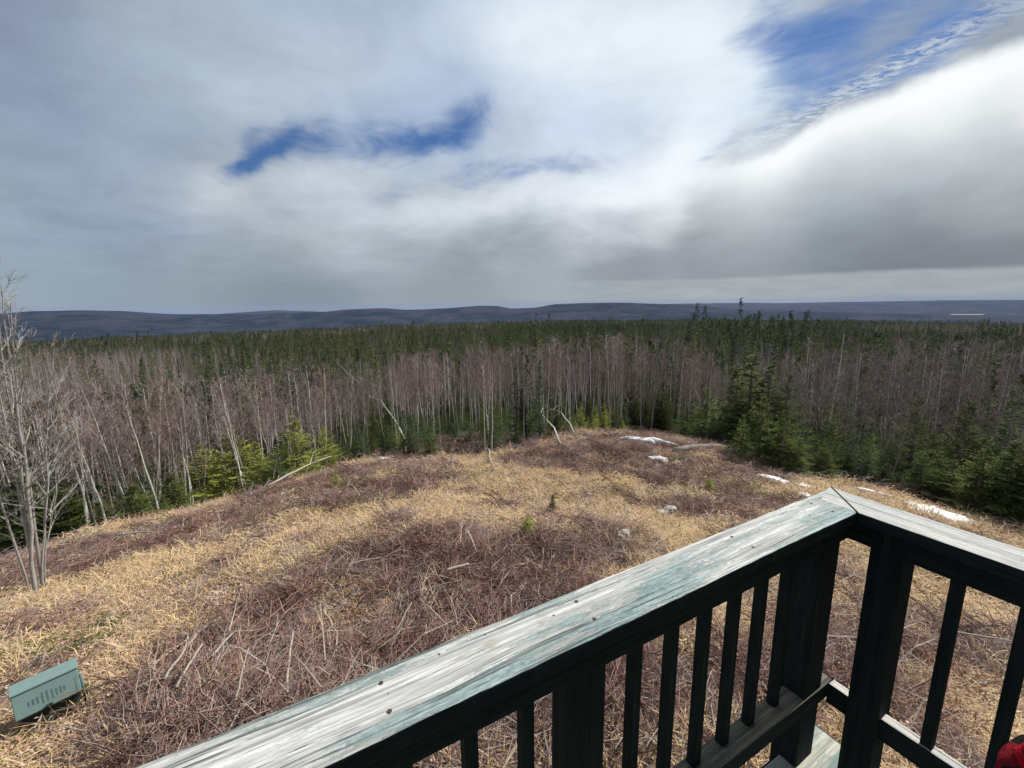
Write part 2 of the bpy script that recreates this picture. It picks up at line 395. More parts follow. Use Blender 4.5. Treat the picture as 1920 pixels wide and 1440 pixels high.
# ------------------------------------------------------------------ terrain
PD = np.array([0, 5, 12, 20, 25, 35, 50, 75, 100, 200, 400, 700, 1500, 2600, 4500, 9000, 14000.])
PZ = np.array([-4.3, -4.4, -5.5, -7.0, -8.0, -10.3, -13.0, -16.5, -19, -24.5, -31, -40, -70, -140, -190, -330, -420.])
sky_px = [(0,588),(60,583),(150,582),(230,583),(330,590),(420,590),(520,586),(600,585),(640,581),(720,578),(760,581),(800,580),(900,573),(935,574),(965,580),(1000,577),(1040,570),(1100,568),(1180,568),(1290,572),(1340,576),(1420,584),(1920,592)]
far_px = [(0,592),(400,589),(520,581),(640,586),(900,580),(1180,572),(1290,569),(1450,568),(1600,566),(1750,564),(1920,563)]
def slope_tab(tab):
    A, T = [], []
    for px, py in tab:
        d = ray(px, py); A.append(math.atan2(d[0], d[1])); T.append(d[2] / math.hypot(d[0], d[1]))
    return np.array(A), np.array(T)
NA, NT_ = slope_tab(sky_px); FA, FT = slope_tab(far_px)
def vnoise(x, y, sc, seed=0.0):
    """cheap smooth numpy noise from a few rotated sines"""
    r = np.zeros_like(x); k = 0
    for i in range(7):
        a = seed + i * 2.399; fr = sc * (1 + .37 * i)
        r += np.sin((x * math.cos(a) + y * math.sin(a)) * fr + 1.7 * i + seed + 1.3 * np.sin((x * math.sin(a * 1.7) - y * math.cos(a * 1.7)) * fr * .6)) / (1 + .35 * i); k += 1 / (1 + .35 * i)
    return r / k * 1.6
def height(x, y):
    x = np.asarray(x, float); y = np.asarray(y, float)
    d = np.hypot(x, y); a = np.arctan2(x, y)
    z = np.interp(d, PD, PZ)
    left = 1 / (1 + np.exp((a + .42) / .10))
    z -= left * 3.6 * np.clip((d - np.clip(17 + (a + .5) * 14, 16.5, 22)) / 12, 0, 1) * np.exp(-np.clip(d - 60, 0, None) / 120)
    z += .7 * np.exp(-((x - 5.5) ** 2 + (y - 21) ** 2) / 28)            # low rise in the far middle of the clearing
    z += .20 * np.exp(-(((x + 1.0) / 3.2) ** 2 + ((y - 8.2) / 1.5) ** 2)) + .28 * np.exp(-(((x + 5.5) / 3.0) ** 2 + ((y - 15) / 1.6) ** 2))
    z += .22 * np.exp(-(((x - 2.8) / 2.2) ** 2 + ((y - 17.5) / 1.2) ** 2)) + vnoise(x, y, 1.1, 17.) * .07 * np.clip(1 - d / 40, 0, 1) * np.clip(d / 6, 0, 1)
    mid = np.exp(-((a - .50) / .22) ** 2)
    z += mid * 2.2 * np.exp(-((d - 150) / 70) ** 2)
    z += vnoise(x, y, .55, .3) * .16 * np.clip(1 - d / 80, 0, 1) * np.clip(d / 6, 0, 1)
    z += vnoise(x, y, 2.1, 1.3) * .05 * np.clip(1 - d / 40, 0, 1)
    z += vnoise(x, y, .02, 2.0) * 2.5 * np.clip((d - 120) / 300, 0, 1)
    z -= .011 * np.clip(d - 100, 0, 1600) / (1 + np.exp((a + .12) / .16))
    front = np.clip((2.2 - np.abs(a)) / .6, 0, 1)
    w = np.exp(-((d - 4200) / 800) ** 2); top = np.interp(a, NA, NT_) * 4200 + vnoise(x, y, .004, 4.) * 5
    z = z * (1 - w) + w * np.where(front > 0, top, -60)
    w2 = np.exp(-((d - 9500) / 1300) ** 2); top2 = np.interp(a, FA, FT) * 9500 + vnoise(x, y, .002, 6.) * 8
    z = z * (1 - w2) + w2 * top2
    w3 = np.exp(-((d - 2700) / 420) ** 2) * .55
    z = z + w3 * (vnoise(x, y, .003, 9.) * 30 + 10) * (a < .45)
    return z
def h1(x, y): return float(height(np.array([x]), np.array([y]))[0])
def onground(px, py, far=400.):
    """where a line of sight meets the ground"""
    d = ray(px, py); hd = math.hypot(d[0], d[1]); t = np.concatenate([np.linspace(1, 60, 2400), np.linspace(60, far, 3000)]) / hd
    z = height(d[0] * t, d[1] * t) - d[2] * t
    i = np.argmax(z >= 0)
    if z[i] < 0: i = len(t) - 1
    return np.array([d[0] * t[i], d[1] * t[i]])

def poly_world(pts): return np.array([onground(*p) for p in pts])
def inpoly(P, x, y):
    c = np.zeros(x.shape, bool); n = len(P)
    for i in range(n):
        x1, y1 = P[i]; x2, y2 = P[i - 1]
        k = ((y1 > y) != (y2 > y)) & (x < (x2 - x1) * (y - y1) / (y2 - y1 + 1e-12) + x1); c ^= k
    return c
BR = [poly_world(p) for p in (
 [(500,1108),(560,1072),(700,1022),(830,992),(960,1002),(1100,1008),(1200,1022),(1190,1085),(1100,1150),(1190,1220),(1420,1230),(1500,1160),(1640,1150),(1900,1190),(1900,1285),(1600,1290),(1500,1310),(1300,1360),(1000,1420),(700,1560),(200,1600),(190,1440),(240,1330),(300,1252),(420,1180)],
 [(-60,1070),(150,1012),(300,982),(420,946),(620,884),(760,868),(850,878),(830,925),(650,958),(450,990),(300,1032),(150,1086),(-60,1130)],
 [(920,880),(960,848),(1000,826),(1050,806),(1150,796),(1270,800),(1400,850),(1500,900),(1400,915),(1200,902),(1050,884)],
 [(1180,955),(1300,940),(1480,925),(1520,950),(1400,990),(1300,975)],
 [(1230,900),(1480,905),(1400,925),(1250,915)])]
GR = [poly_world(p) for p in (
 [(-40,1215),(60,1200),(180,1180),(240,1200),(120,1230),(0,1290),(-60,1300)],[(470,1105),(560,1045),(640,1030),(600,1080),(500,1110)],
 [(820,880),(900,868),(960,890),(880,905)],[(1240,905),(1400,895),(1450,925),(1300,935)],[(940,1010),(960,985),(1020,985),(1030,1012)],[(1000,940),(1060,935),(1070,965),(1010,965)],[(600,960),(760,925),(780,945),(640,985)])]
# clearing outline: inside it there are no trees
CLR = poly_world([(-200,1100),(0,1030),(120,1004),(280,986),(400,946),(520,912),(640,878),(740,862),(850,858),(960,846),(1040,822),(1150,806),(1260,812),(1380,850),(1460,885),(1580,900),(1680,925),(1780,955),(1900,985),(2060,1030),(2400,1500),(960,2600),(-600,1500)])
_ca = np.arctan2(CLR[:, 0], CLR[:, 1]); _cd = np.hypot(CLR[:, 0], CLR[:, 1])
_k = [i for i in range(2, 17)]
def edge_d(az_):
    return float(np.interp(az_, _ca[_k], _cd[_k]))
def masks(x, y):
    jx = x + vnoise(x, y, 1.7, 5.) * .35; jy = y + vnoise(x, y, 1.6, 8.) * .35
    b = np.zeros(x.shape); g = np.zeros(x.shape)
    jx = jx + vnoise(x, y, 5.3, 2.) * .22; jy = jy + vnoise(x, y, 5.9, 4.) * .22
    for P in BR: b = np.maximum(b, inpoly(P, jx, jy) * 1.0)
    for P in GR: g = np.maximum(g, inpoly(P, jx, jy) * 1.0)
    pat = vnoise(x, y, 1.5, 14.) + .7 * vnoise(x, y, 4.1, 19.)
    b = np.clip(np.where(pat > .62, np.maximum(b, .85), b) - np.where((b > .5) & (pat < -1.0), 1.0, 0), 0, 1)
    w = 1.0 - inpoly(CLR, jx, jy)
    return b, g, w
def angs():
    return np.concatenate([np.linspace(-math.pi, -1.25, 40, endpoint=False), np.linspace(-1.25, 1.25, 700), np.linspace(1.25, math.pi, 40)[1:-1]])
def polar(name, radii, m, kind='structure', mask=True, drop=0.0):
    A = angs(); nA = len(A); r = np.asarray(radii)
    X = (r[:, None] * np.sin(A)).ravel(); Y = (r[:, None] * np.cos(A)).ravel()
    Z = height(X, Y) - drop
    nR = len(r); i = np.arange(nR - 1)[:, None] * nA; j = np.arange(nA)[None]; k = (j + 1) % nA
    Fq = np.stack([i + j, i + nA + j, i + nA + k, i + k], -1).reshape(-1, 4)[:, ::-1]
    me = bpy.data.meshes.new(name); me.vertices.add(len(X)); me.vertices.foreach_set('co', np.stack([X, Y, Z], 1).ravel())
    me.loops.add(Fq.size); me.loops.foreach_set('vertex_index', Fq.ravel().astype(np.int32))
    me.polygons.add(len(Fq)); me.polygons.foreach_set('loop_start', np.arange(0, Fq.size, 4, dtype=np.int32)); me.polygons.foreach_set('loop_total', np.full(len(Fq), 4, np.int32))
    me.polygons.foreach_set('use_smooth', np.ones(len(Fq), bool)); me.update(calc_edges=True); me.validate()
    if mask:
        b, g, w = masks(X, Y); at = me.color_attributes.new('mask', 'FLOAT_COLOR', 'POINT')
        at.data.foreach_set('color', np.stack([b, g, w, np.ones_like(b)], 1).ravel())
    me.materials.append(MATS[m]); o = bpy.data.objects.new(name, me); COL.objects.link(o); o['kind'] = kind
    return o
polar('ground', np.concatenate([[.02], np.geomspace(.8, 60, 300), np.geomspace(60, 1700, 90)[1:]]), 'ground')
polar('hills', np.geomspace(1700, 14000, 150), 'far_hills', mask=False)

# ------------------------------------------------------------------ plant prototypes (meshes shared by the copies)
def rdir(el_, az_): return np.array([math.cos(el_) * math.sin(az_), math.cos(el_) * math.cos(az_), math.sin(el_)])
def bare_tree(seed, H=6.5, nb=26, twigs=9, start=.38, spread=.62, lean=.04, tr=.035, tw=.0055, dense=1.0, sides=5):
    rs = random.Random(seed); tk, cr = MB(), MB()
    la = rs.uniform(0, 6.28); P = []; x = y = 0.
    nseg = 9
    for i in range(nseg + 1):
        t = i / nseg; P.append(np.array([x, y, H * t]))
        x += math.sin(la) * lean * H / nseg + rs.uniform(-.035, .035) * H / nseg * 1.6; y += math.cos(la) * lean * H / nseg + rs.uniform(-.035, .035) * H / nseg * 1.6
    rad = [tr * (1 - .88 * (i / nseg)) + .004 for i in range(nseg + 1)]
    P[0][2] = -.25
    tk.tube(P, rad, sides)
    def at(t): f = t * nseg; i = min(int(f), nseg - 1); return P[i] + (P[i + 1] - P[i]) * (f - i)
    for b in range(nb):
        t = start + (1 - start) * ((b + rs.random()) / nb) ** .9
        p = at(min(t, .98)); a = rs.uniform(0, 6.28); e0 = rs.uniform(.55, 1.0) * (1.0 if t > .5 else .7)
        L = H * (1.05 - t) * spread * rs.uniform(.45, .8) + .25
        q = [p]; e = e0
        for k in range(3):
            e += rs.uniform(0, .16); a2 = a + rs.uniform(-.2, .2); q.append(q[-1] + rdir(e, a2) * L / 3)
        r0 = .006 + .012 * (1 - t)
        cr.tube(q, [r0, r0 * .75, r0 * .5, .002], 3)
        for w in range(int(twigs * dense)):
            f = rs.uniform(.2, 1) * 3; i = min(int(f), 2); s_ = q[i] + (q[i + 1] - q[i]) * (f - i)
            Lt = rs.uniform(.25, .7) * (.5 + .4 * (1 - t)) * H / 6.5; aa = a + rs.uniform(-1.4, 1.4); ee = rs.uniform(.3, 1.25)
            m_ = s_ + rdir(ee, aa) * Lt * .5; en = m_ + rdir(ee + .25, aa + rs.uniform(-.4, .4)) * Lt * .5
            cr.tube([s_, m_, en], [tw, tw * .8, tw * .4], 3)
            for z in range(2):
                d2 = rdir(ee + rs.uniform(-.6, .5), aa + rs.uniform(-1, 1)) * Lt * rs.uniform(.3, .6); s2 = s_ + (en - s_) * rs.uniform(.3, .8)
                cr.tube([s2, s2 + d2], [tw * .7, tw * .3], 3)
    return tk, cr
def conifer(seed, H=3.0, R=.9, whorls=22, per=7, step=.055, wid=.035, full=.6, bare=0.04):
    rs = random.Random(seed); tk, cr = MB(), MB()
    tk.tube([(0, 0, -.2), (0, 0, H * .5), (0, 0, H * .97)], [H * .013 + .01, H * .008 + .006, .004], 5)
    for wv in range(whorls):
        t = bare + (1 - bare) * (wv + rs.random() * .5) / whorls
        prof = (1 - t) ** .85 * (.75 + .25 * min(1, t / .15)) + .03
        for b in range(per):
            a = rs.uniform(0, 6.28); L = R * prof * rs.uniform(.55, 1.12); z0 = H * t + rs.uniform(-.5, .5) * H / whorls
            e = -.12 + t * .75 + rs.uniform(-.15, .15); q = [np.array([0, 0, z0])]
            for k in range(3): q.append(q[-1] + rdir(e, a) * L / 3); e += .14
            cr.tube(q, [.008, .006, .004, .001], 3)
            n = max(2, int(L * full / step)); sd = np.array([math.cos(a), -math.sin(a), 0])
            for i in range(n):
                f = .12 + .9 * (i + rs.random() * .6) / n; g = min(f, .999) * 3; j = min(int(g), 2); s_ = q[j] + (q[j + 1] - q[j]) * (g - j)
                ax = (q[j + 1] - q[j]); ax = ax / (np.linalg.norm(ax) + 1e-9)
                for sgn in (-1, 1):
                    ln = (L * .34 * (1.05 - f) + wid * 1.3) * rs.uniform(.7, 1.25)
                    d = ax * rs.uniform(.5, .95) + sd * sgn * rs.uniform(.6, 1.) + np.array([0, 0, rs.uniform(-.35, .25)]); d /= np.linalg.norm(d)
                    wv_ = np.cross(d, (rs.uniform(-.5, .5), rs.uniform(-.5, .5), 1)); wv_ /= np.linalg.norm(wv_) + 1e-9; ww = wid * rs.uniform(.5, 1.)
                    cr.add([s_, s_ + d * ln * .5 + wv_ * ww * .5, s_ + d * ln, s_ + d * ln * .5 - wv_ * ww * .5], [(0, 1, 2, 3)])
    return tk, cr
PROTO = {}
def proto(kind, tk, cr, tm, cm):
    a = tk.build('trunk', tm, link=False).data; b = cr.build('crown', cm, link=False).data
    PROTO.setdefault(kind, []).append((a, b))
for i in range(14): proto('birch', *bare_tree(100 + i, 6.5, 24, 8, rng.uniform(.44, .62), .5, rng.uniform(.0, .09), rng.uniform(.022, .048), .0052), 'birch_bark', 'birch_twig')
for i in range(6): proto('hardwood', *bare_tree(200 + i, 6.5, 30, 8, .22, .62, .03, .035, .0058), 'dark_bark', 'grey_twig')
for i in range(4): proto('fir', *conifer(300 + i, 3.0, 1.15, 18, 7, .05, .05), 'dark_bark', 'fir_bright')
for i in range(4): proto('spruce', *conifer(320 + i, 3.0, 1.0, 22, 7, .05, .05), 'dark_bark', 'spruce_mid')
for i in range(3): proto('tall_spruce', *conifer(340 + i, 9.0, 1.7, 30, 7, .16, .15, .55), 'dark_bark', 'spruce_dark')
for i in range(3): proto('tall_green', *conifer(350 + i, 9.0, 1.9, 28, 7, .16, .16, .55), 'dark_bark', 'spruce_mid')
# light versions for the far forest
def joined(tk, cr, tm, cm, nm):
    n = len(tk.V); V = tk.V + cr.V; Fc = tk.F + [tuple(i + n for i in f) for f in cr.F]
    return meshobj(nm, V, Fc, None, mats=[tm, cm], fm=[0] * len(tk.F) + [1] * len(cr.F), link=False)
def pcoll(name, objs):
    c = bpy.data.collections.new(name)
    for o in objs: c.objects.link(o)
    return c
FARC = pcoll('far_trees', [joined(*conifer(400 + i, 9.0, (1.5, 2.0, 1.7, 1.3)[i], 24, 6, .2, .18, .55), 'dark_bark', m, 'a%d_conifer' % i) for i, m in enumerate(['spruce_dark', 'spruce_far', 'spruce_mid', 'spruce_far'])]
   + [joined(*bare_tree(420 + i, 7.5, 22, 5, .2, .6, .03, .05, .016, sides=4), 'birch_bark', m, 'b%d_bare' % i) for i, m in enumerate(['birch_twig', 'grey_twig', 'birch_twig', 'grey_twig'])]
   + [joined(*conifer(440 + i, 3.0, 1.15, 18, 6, .06, .055), 'dark_bark', m, 'c%d_low' % i) for i, m in enumerate(['spruce_dark', 'spruce_mid', 'fir_bright'])])
def scatter(name, coll, P, rot, scl, idx, kind='stuff', label=None, cat=None):
    me = bpy.data.meshes.new(name); me.vertices.add(len(P)); me.vertices.foreach_set('co', np.asarray(P, np.float32).ravel())
    a = me.attributes.new('rot', 'FLOAT_VECTOR', 'POINT'); a.data.foreach_set('vector', np.asarray(rot, np.float32).ravel())
    a = me.attributes.new('scl', 'FLOAT_VECTOR', 'POINT'); a.data.foreach_set('vector', np.asarray(scl, np.float32).ravel())
    a = me.attributes.new('idx', 'INT', 'POINT'); a.data.foreach_set('value', np.asarray(idx, np.int32))
    me.update(); o = bpy.data.objects.new(name, me); COL.objects.link(o)
    g = bpy.data.node_groups.new(name, 'GeometryNodeTree')
    g.interface.new_socket('Geometry', in_out='INPUT', socket_type='NodeSocketGeometry'); g.interface.new_socket('Geometry', in_out='OUTPUT', socket_type='NodeSocketGeometry')
    gi, go = g.nodes.new('NodeGroupInput'), g.nodes.new('NodeGroupOutput')
    ci = g.nodes.new('GeometryNodeCollectionInfo'); ci.inputs['Collection'].default_value = coll; ci.inputs['Separate Children'].default_value = True; ci.inputs['Reset Children'].default_value = True
    ip = g.nodes.new('GeometryNodeInstanceOnPoints'); ip.inputs['Pick Instance'].default_value = True
    def attr(n, t):
        q = g.nodes.new('GeometryNodeInputNamedAttribute'); q.data_type = t; q.inputs['Name'].default_value = n
        return [s for s in q.outputs if s.enabled and s.name == 'Attribute'][0]
    L = g.links.new
    L(gi.outputs[0], ip.inputs['Points']); L(ci.outputs[0], ip.inputs['Instance']); L(attr('idx', 'INT'), ip.inputs['Instance Index'])
    L(attr('scl', 'FLOAT_VECTOR'), ip.inputs['Scale']); L(attr('rot', 'FLOAT_VECTOR'), ip.inputs['Rotation']); L(ip.outputs[0], go.inputs[0])
    md = o.modifiers.new('scatter', 'NODES'); md.node_group = g
    tagp(o, label, cat, None, kind); return o

# ------------------------------------------------------------------ single trees
USED = []
def tree(kind, name, x, y, Ht, label, cat, group=None, width=1.0, vi=None, rz=None, base=6.5, z=None, tilt=(0, 0)):
    L = PROTO[kind]; a, b = L[random.randrange(len(L)) if vi is None else vi]
    base = {'birch': 6.5, 'hardwood': 6.5, 'fir': 3.0, 'spruce': 3.0, 'tall_spruce': 9.0, 'tall_green': 9.0}[kind]
    s = Ht / base
    r = empty(name, (x, y, h1(x, y) if z is None else z), random.uniform(0, 6.28) if rz is None else rz); r.scale = (s * width, s * width, s)
    r.rotation_euler = (tilt[0], tilt[1], r.rotation_euler[2])
    for nm, me in (('trunk', a), ('crown', b)):
        o = bpy.data.objects.new(nm, me); COL.objects.link(o); o.parent = r
    tagp(r, label, cat, group); USED.append((x, y)); return r
def place(kind, name, px, d, top, label, cat, group=None, width=1.0, **k):
    """a tree standing at horizontal distance d in the direction of that column, with its tip at that height"""
    rr = ray(px, top); hd = math.hypot(rr[0], rr[1])
    if name != 'fir_seedling': d = edge_d(math.atan2(rr[0], rr[1])) + min(max((d - np.interp(px, [0, 430, 600, 700, 850, 1100, 1300, 1500, 1900], [14.5, 15, 17.5, 21, 22.5, 26, 25.5, 18, 14])) * .5, .25), 7)
    x, y = rr[0] / hd * d, rr[1] / hd * d
    z0 = h1(x, y); Ht = rr[2] / hd * d - z0
    return tree(kind, name, x, y, max(Ht, .5), label, cat, group, width, **k)
T = 'tree'
heroes = [
 ('fir',430,15.5,818,'bright yellow-green fir, widest of the sunlit ones at the left edge of the clearing',1.35),
 ('fir',378,14.8,846,'low bright green fir at the left end of the sunlit clump',1.3),
 ('fir',488,16.2,862,'low bright green fir at the right foot of the widest sunlit fir',1.3),
 ('fir',548,19,792,'tall yellow-green fir behind the clearing edge, right of the widest sunlit fir',1.0),
 ('fir',604,19.5,812,'yellow-green fir standing just right of the tall sunlit one',.9),
 ('fir',628,17,868,'small dark-topped fir beside the fallen pale pole',.7),
 ('spruce',662,23,820,'loose green spruce left of the snow seen through the trees',.9),
 ('spruce',700,25,810,'thin spruce right of the snow seen through the trees',.8),
 ('spruce',765,24,806,'dark round spruce at the back of the clearing, left of a pair',1.3),
 ('spruce',805,23,800,'dark round spruce at the back of the clearing, right of a pair',1.3),
 ('spruce',842,23.5,832,'low bushy spruce at the foot of the centre birches',1.3),
 ('tall_spruce',966,31,688,'slender dark spruce spire rising among the centre birches',.8),
 ('tall_green',987,30,664,'brownish-green spruce, tallest among the centre birches',.8),
 ('tall_spruce',1012,30,676,'dark spruce spire at the right of the centre trio',.8),
 ('spruce',1030,27,800,'small green spruce below the centre spires',1.2),
 ('spruce',1090,27,780,'low green spruce among white trunks, left of the snow patch',1.2),
 ('fir',1130,28,776,'light green fir close behind the round snow patch',1.2),
 ('fir',1168,27,788,'low light green fir just above the round snow patch',1.3),
 ('spruce',1300,27,766,'dark spruce at the back right corner of the clearing',1.3),
 ('spruce',1328,26,748,'rounded dark spruce left of the tall green one',1.3),
 ('tall_green',1412,31,668,'broad bright-topped spruce, tallest on the right of the clearing',1.9),
 ('tall_green',1385,32,690,'bushy spruce merging with the broad bright-topped one',1.8),
 ('tall_green',1446,32,684,'narrow spruce on the right flank of the broad bright-topped one',1.5),
 ('spruce',1432,21,764,'large dark pyramid spruce standing at the right edge of the clearing',1.35),
 ('spruce',1395,22,800,'spruce half hidden left of the large dark pyramid spruce',1.2),
 ('spruce',1475,21,790,'spruce half hidden right of the large dark pyramid spruce',1.2),
 ('spruce',1500,18.5,822,'bushy green spruce above the railing corner, left one',1.5),
 ('spruce',1548,18.5,830,'bushy green spruce above the railing corner, right one',1.5),
 ('spruce',1592,20,850,'low shaded spruce behind the railing corner',1.4),
 ('spruce',1665,19,868,'low spruce behind brush, right of the railing corner',1.5),
 ('spruce',1735,18,850,'green spruce clump behind the long snow patch',1.5),
 ('spruce',1790,17.5,862,'dark spruce at the right end of the long snow patch',1.6),
 ('spruce',1850,15.5,842,'wide dark spruce near the right edge of the view',1.6),
 ('spruce',1905,14.5,835,'large dark spruce cut off by the right edge of the view',1.5),
 ('spruce',1960,14.0,800,'large dark spruce mostly beyond the right edge of the view',1.5),
 ('spruce',120,15.5,930,'feathery dark spruce behind the bare multi-stemmed tree',1.6),
 ('spruce',40,15.0,900,'dark spruce left behind the bare multi-stemmed tree',1.6),
 ('spruce',185,16.5,950,'low dark spruce under the leaning birches at left',1.5),
 ('spruce',250,16.8,920,'low dark spruce at the foot of the left birches',1.4),
 ('spruce',320,17.0,900,'dark spruce just left of the sunlit firs',1.3)]
for i, (k, px, d, top, lb, w) in enumerate(heroes):
    nm = 'fir_tree' if k == 'fir' else 'spruce_tree'
    place(k, nm, px, d, top - (12 if px < 640 else 0) - (22 if 1290 < px < 1490 and k == 'spruce' else 0), lb, 'fir' if k == 'fir' else 'spruce', None, w * (1.25 if px > 1290 else 1.55 if px < 640 else 1.2))
bh = [(205,16.5,720,'pale birch trunk leaning left, foremost of the left stand'),(118,18,735,'crooked birch behind the bare multi-stemmed tree'),
 (262,17.0,735,'long birch leaning left with its foot at the clearing edge'),(330,17.5,728,'white-barked birch above the sunlit firs, leaning left'),
 (442,19,732,'pale birch rising straight out of the widest sunlit fir'),(595,20.5,690,'twin-topped pale birch right of the yellow-green firs'),
 (905,24,690,'pale birch pair member in the middle of the clearing edge, left one'),(918,23.8,684,'pale birch pair member in the middle of the clearing edge, right one'),
 (1148,29,632,'tallest white birch above the round snow patch'),(1112,29,660,'white birch left of the tallest one above the snow patch'),
 (1208,30,664,'straight white trunk right of the round snow patch'),(1228,29.5,655,'second straight white trunk right of the round snow patch'),
 (1305,33,655,'slender pale birch left of the broad bright-topped spruce'),(818,24.5,690,'thin pale birch above the dark round spruces')]
for px, d, top, lb in bh:
    r = place('birch', 'birch_tree', px, d, top, lb, 'birch', None, 1.15)
    r.rotation_euler = (0, R_(-7 if px < 480 else random.uniform(-2, 2)), r.rotation_euler[2] if False else 0)

# stands of trees that nothing tells apart, by zone; nearest as single things, the rest as one mass
def top_slope(az_, tab):
    return np.interp(az_, tab[0], tab[1])
TOPB = slope_tab([(-200,700),(0,700),(60,690),(200,705),(350,700),(420,712),(560,690),(660,705),(700,690),(740,665),(900,655),(1000,640),(1100,628),(1170,625),(1230,640),(1300,650),(1400,660),(1500,640),(1600,640),(1700,620),(1800,612),(1920,600),(2100,600)])
def jitter_points(d0, d1, a0, a1, area):
    n = int((d1 ** 2 - d0 ** 2) / 2 * (a1 - a0) / area)
    d = np.sqrt(rng.uniform(d0 ** 2, d1 ** 2, n)); a = rng.uniform(a0, a1, n)
    return a, d
A_ = lambda px: azel(px, 620)[0]
cand = []
a, d = jitter_points(13, 62, -.99, .99, 1.7)
x, y = d * np.sin(a), d * np.cos(a)
jx = x + 0; ok = ~inpoly(CLR, jx, y)
# keep a metre or two of free edge
for dd in (1.0, 2.0): ok &= ~inpoly(CLR, x * (1 - dd / d), y * (1 - dd / d))
a, d, x, y = a[ok], d[ok], x[ok], y[ok]
order = np.argsort(d)
U = np.array(USED)
nb = nc = 0; rest = []
MARK = [(A_(100), 'behind the bare multi-stemmed tree'), (A_(340), 'left of the sunlit firs'), (A_(520), 'behind the widest sunlit fir'), (A_(690), 'behind the tall sunlit fir'),
        (A_(860), 'behind the two round dark spruces'), (A_(1060), 'around the three dark spires'), (A_(1270), 'behind the rounded snow patch'), (A_(1480), 'around the broad bright-topped spruce'),
        (A_(1650), 'above the railing corner'), (A_(1800), 'beyond the long dirty snow patch'), (9, 'at the right edge of view')]
def spot(az_, d_):
    m_ = [t for q, t in MARK if az_ < q][0]; e_ = d_ - edge_d(az_)
    return ('front-row' if e_ < 4 else 'second-row' if e_ < 9 else 'deep-standing' if d_ < 44 else 'far'), m_
zones = [(A_(690), 'left stand of the forest, between the bare tree and the gap in the middle'), (A_(1360), 'centre stand behind the clearing'), (9, 'right-hand thicket beyond the railing')]
Z = height(x, y)
for i in order:
    zi = 0 if a[i] < zones[0][0] else 1 if a[i] < zones[1][0] else 2
    u = random.random()
    if d[i] > 44 and zi != 2: pc = .5
    else: pc = (.24, .24, .34)[zi]
    con = u < pc
    ts = float(top_slope(a[i], TOPB))
    top = ts * d[i]; Hc = (top - Z[i]) * (.91 if zi < 2 else .97)
    cl = float(vnoise(np.array([x[i]]), np.array([y[i]]), .45, 21.)[0])
    if cl < -.55 and d[i] - edge_d(a[i]) > 2: continue
    Hc *= random.uniform(.68, 1.08) * (1 + .10 * cl)
    if zi == 2: Hc *= random.uniform(.72, 1.0)
    if con: Hc *= random.uniform(.28, .9 if zi == 2 else .62) if d[i] < 44 else random.uniform(.9, 1.1)
    if d[i] > 30: Hc = min(Hc, 9.5)
    if Hc < 1: continue
    if not con:
        kind = 'birch' if (zi < 2 and random.random() < .86) else 'hardwood'
        if nb < 286:
            nb += 1
            rw, mk = spot(a[i], d[i])
            lb = ('%s bare birch, purple twigs over a pale trunk, %s' if kind == 'birch' else '%s bare grey-brown sapling with dark bark, %s') % (rw, mk)
            gp = ('bare birches, ' if kind == 'birch' else 'bare saplings, ') + rw + ' ' + mk
            ly = random.uniform(-.16, .03) if zi == 0 else random.gauss(0, .055); dn = Hc > 6.4 and 'tall ' or Hc < 4.9 and 'short ' or ''
            lb = (dn + lb) + (', leaning left' if ly < -.04 else ', leaning right' if ly > .03 else '')
            if len(lb.split()) > 16: lb = lb.replace(', purple twigs over a pale trunk', ', purple twigs')
            r = tree(kind, 'birch_tree' if kind == 'birch' else 'bare_tree', x[i], y[i], Hc, lb, 'birch' if kind == 'birch' else 'bare tree', gp, random.uniform(.8, 1.15))
            r.rotation_euler = (random.gauss(0, .05), ly, r.rotation_euler[2])
        else: rest.append((x[i], y[i], Z[i], Hc / 7.5, 4 + random.choice([0, 2, 0, 1]) if zi < 2 else 4 + random.choice([1, 3, 0])))
    else:
        kind = ('spruce' if Hc < 4.5 else 'tall_spruce')
        if nc < 250:
            nc += 1
            rw, mk = spot(a[i], d[i])
            lb = '%s%s dark spruce among bare trunks, %s' % ('tall ' if Hc > 6 else 'low ' if Hc < 2.6 else '', rw, mk); gp = 'spruces, ' + rw + ' ' + mk
            tree(kind, 'spruce_tree', x[i], y[i], Hc, lb, 'spruce', gp, random.uniform(.9, 1.3))
        else: rest.append((x[i], y[i], Z[i], Hc / 9.0, random.randrange(4)))
# low evergreens filling the ground between the trunks
a, d = jitter_points(13, 48, -.99, .99, 2.2); x, y = d * np.sin(a), d * np.cos(a); Z = height(x, y)
ok = ~inpoly(CLR, x, y) & ~inpoly(CLR, x * (1 - 1.0 / d), y * (1 - 1.0 / d))
for i in np.nonzero(ok)[0]:
    kk = 8 if random.random() < .55 else 9
    if a[i] > A_(1280): kk = 8
    if random.random() < .02 or (A_(1060) < a[i] < A_(1200) and d[i] < edge_d(a[i]) + 5 and random.random() < .6): kk = 10
    rest.append((x[i], y[i], Z[i] - .05, random.uniform(.28, .85), kk))
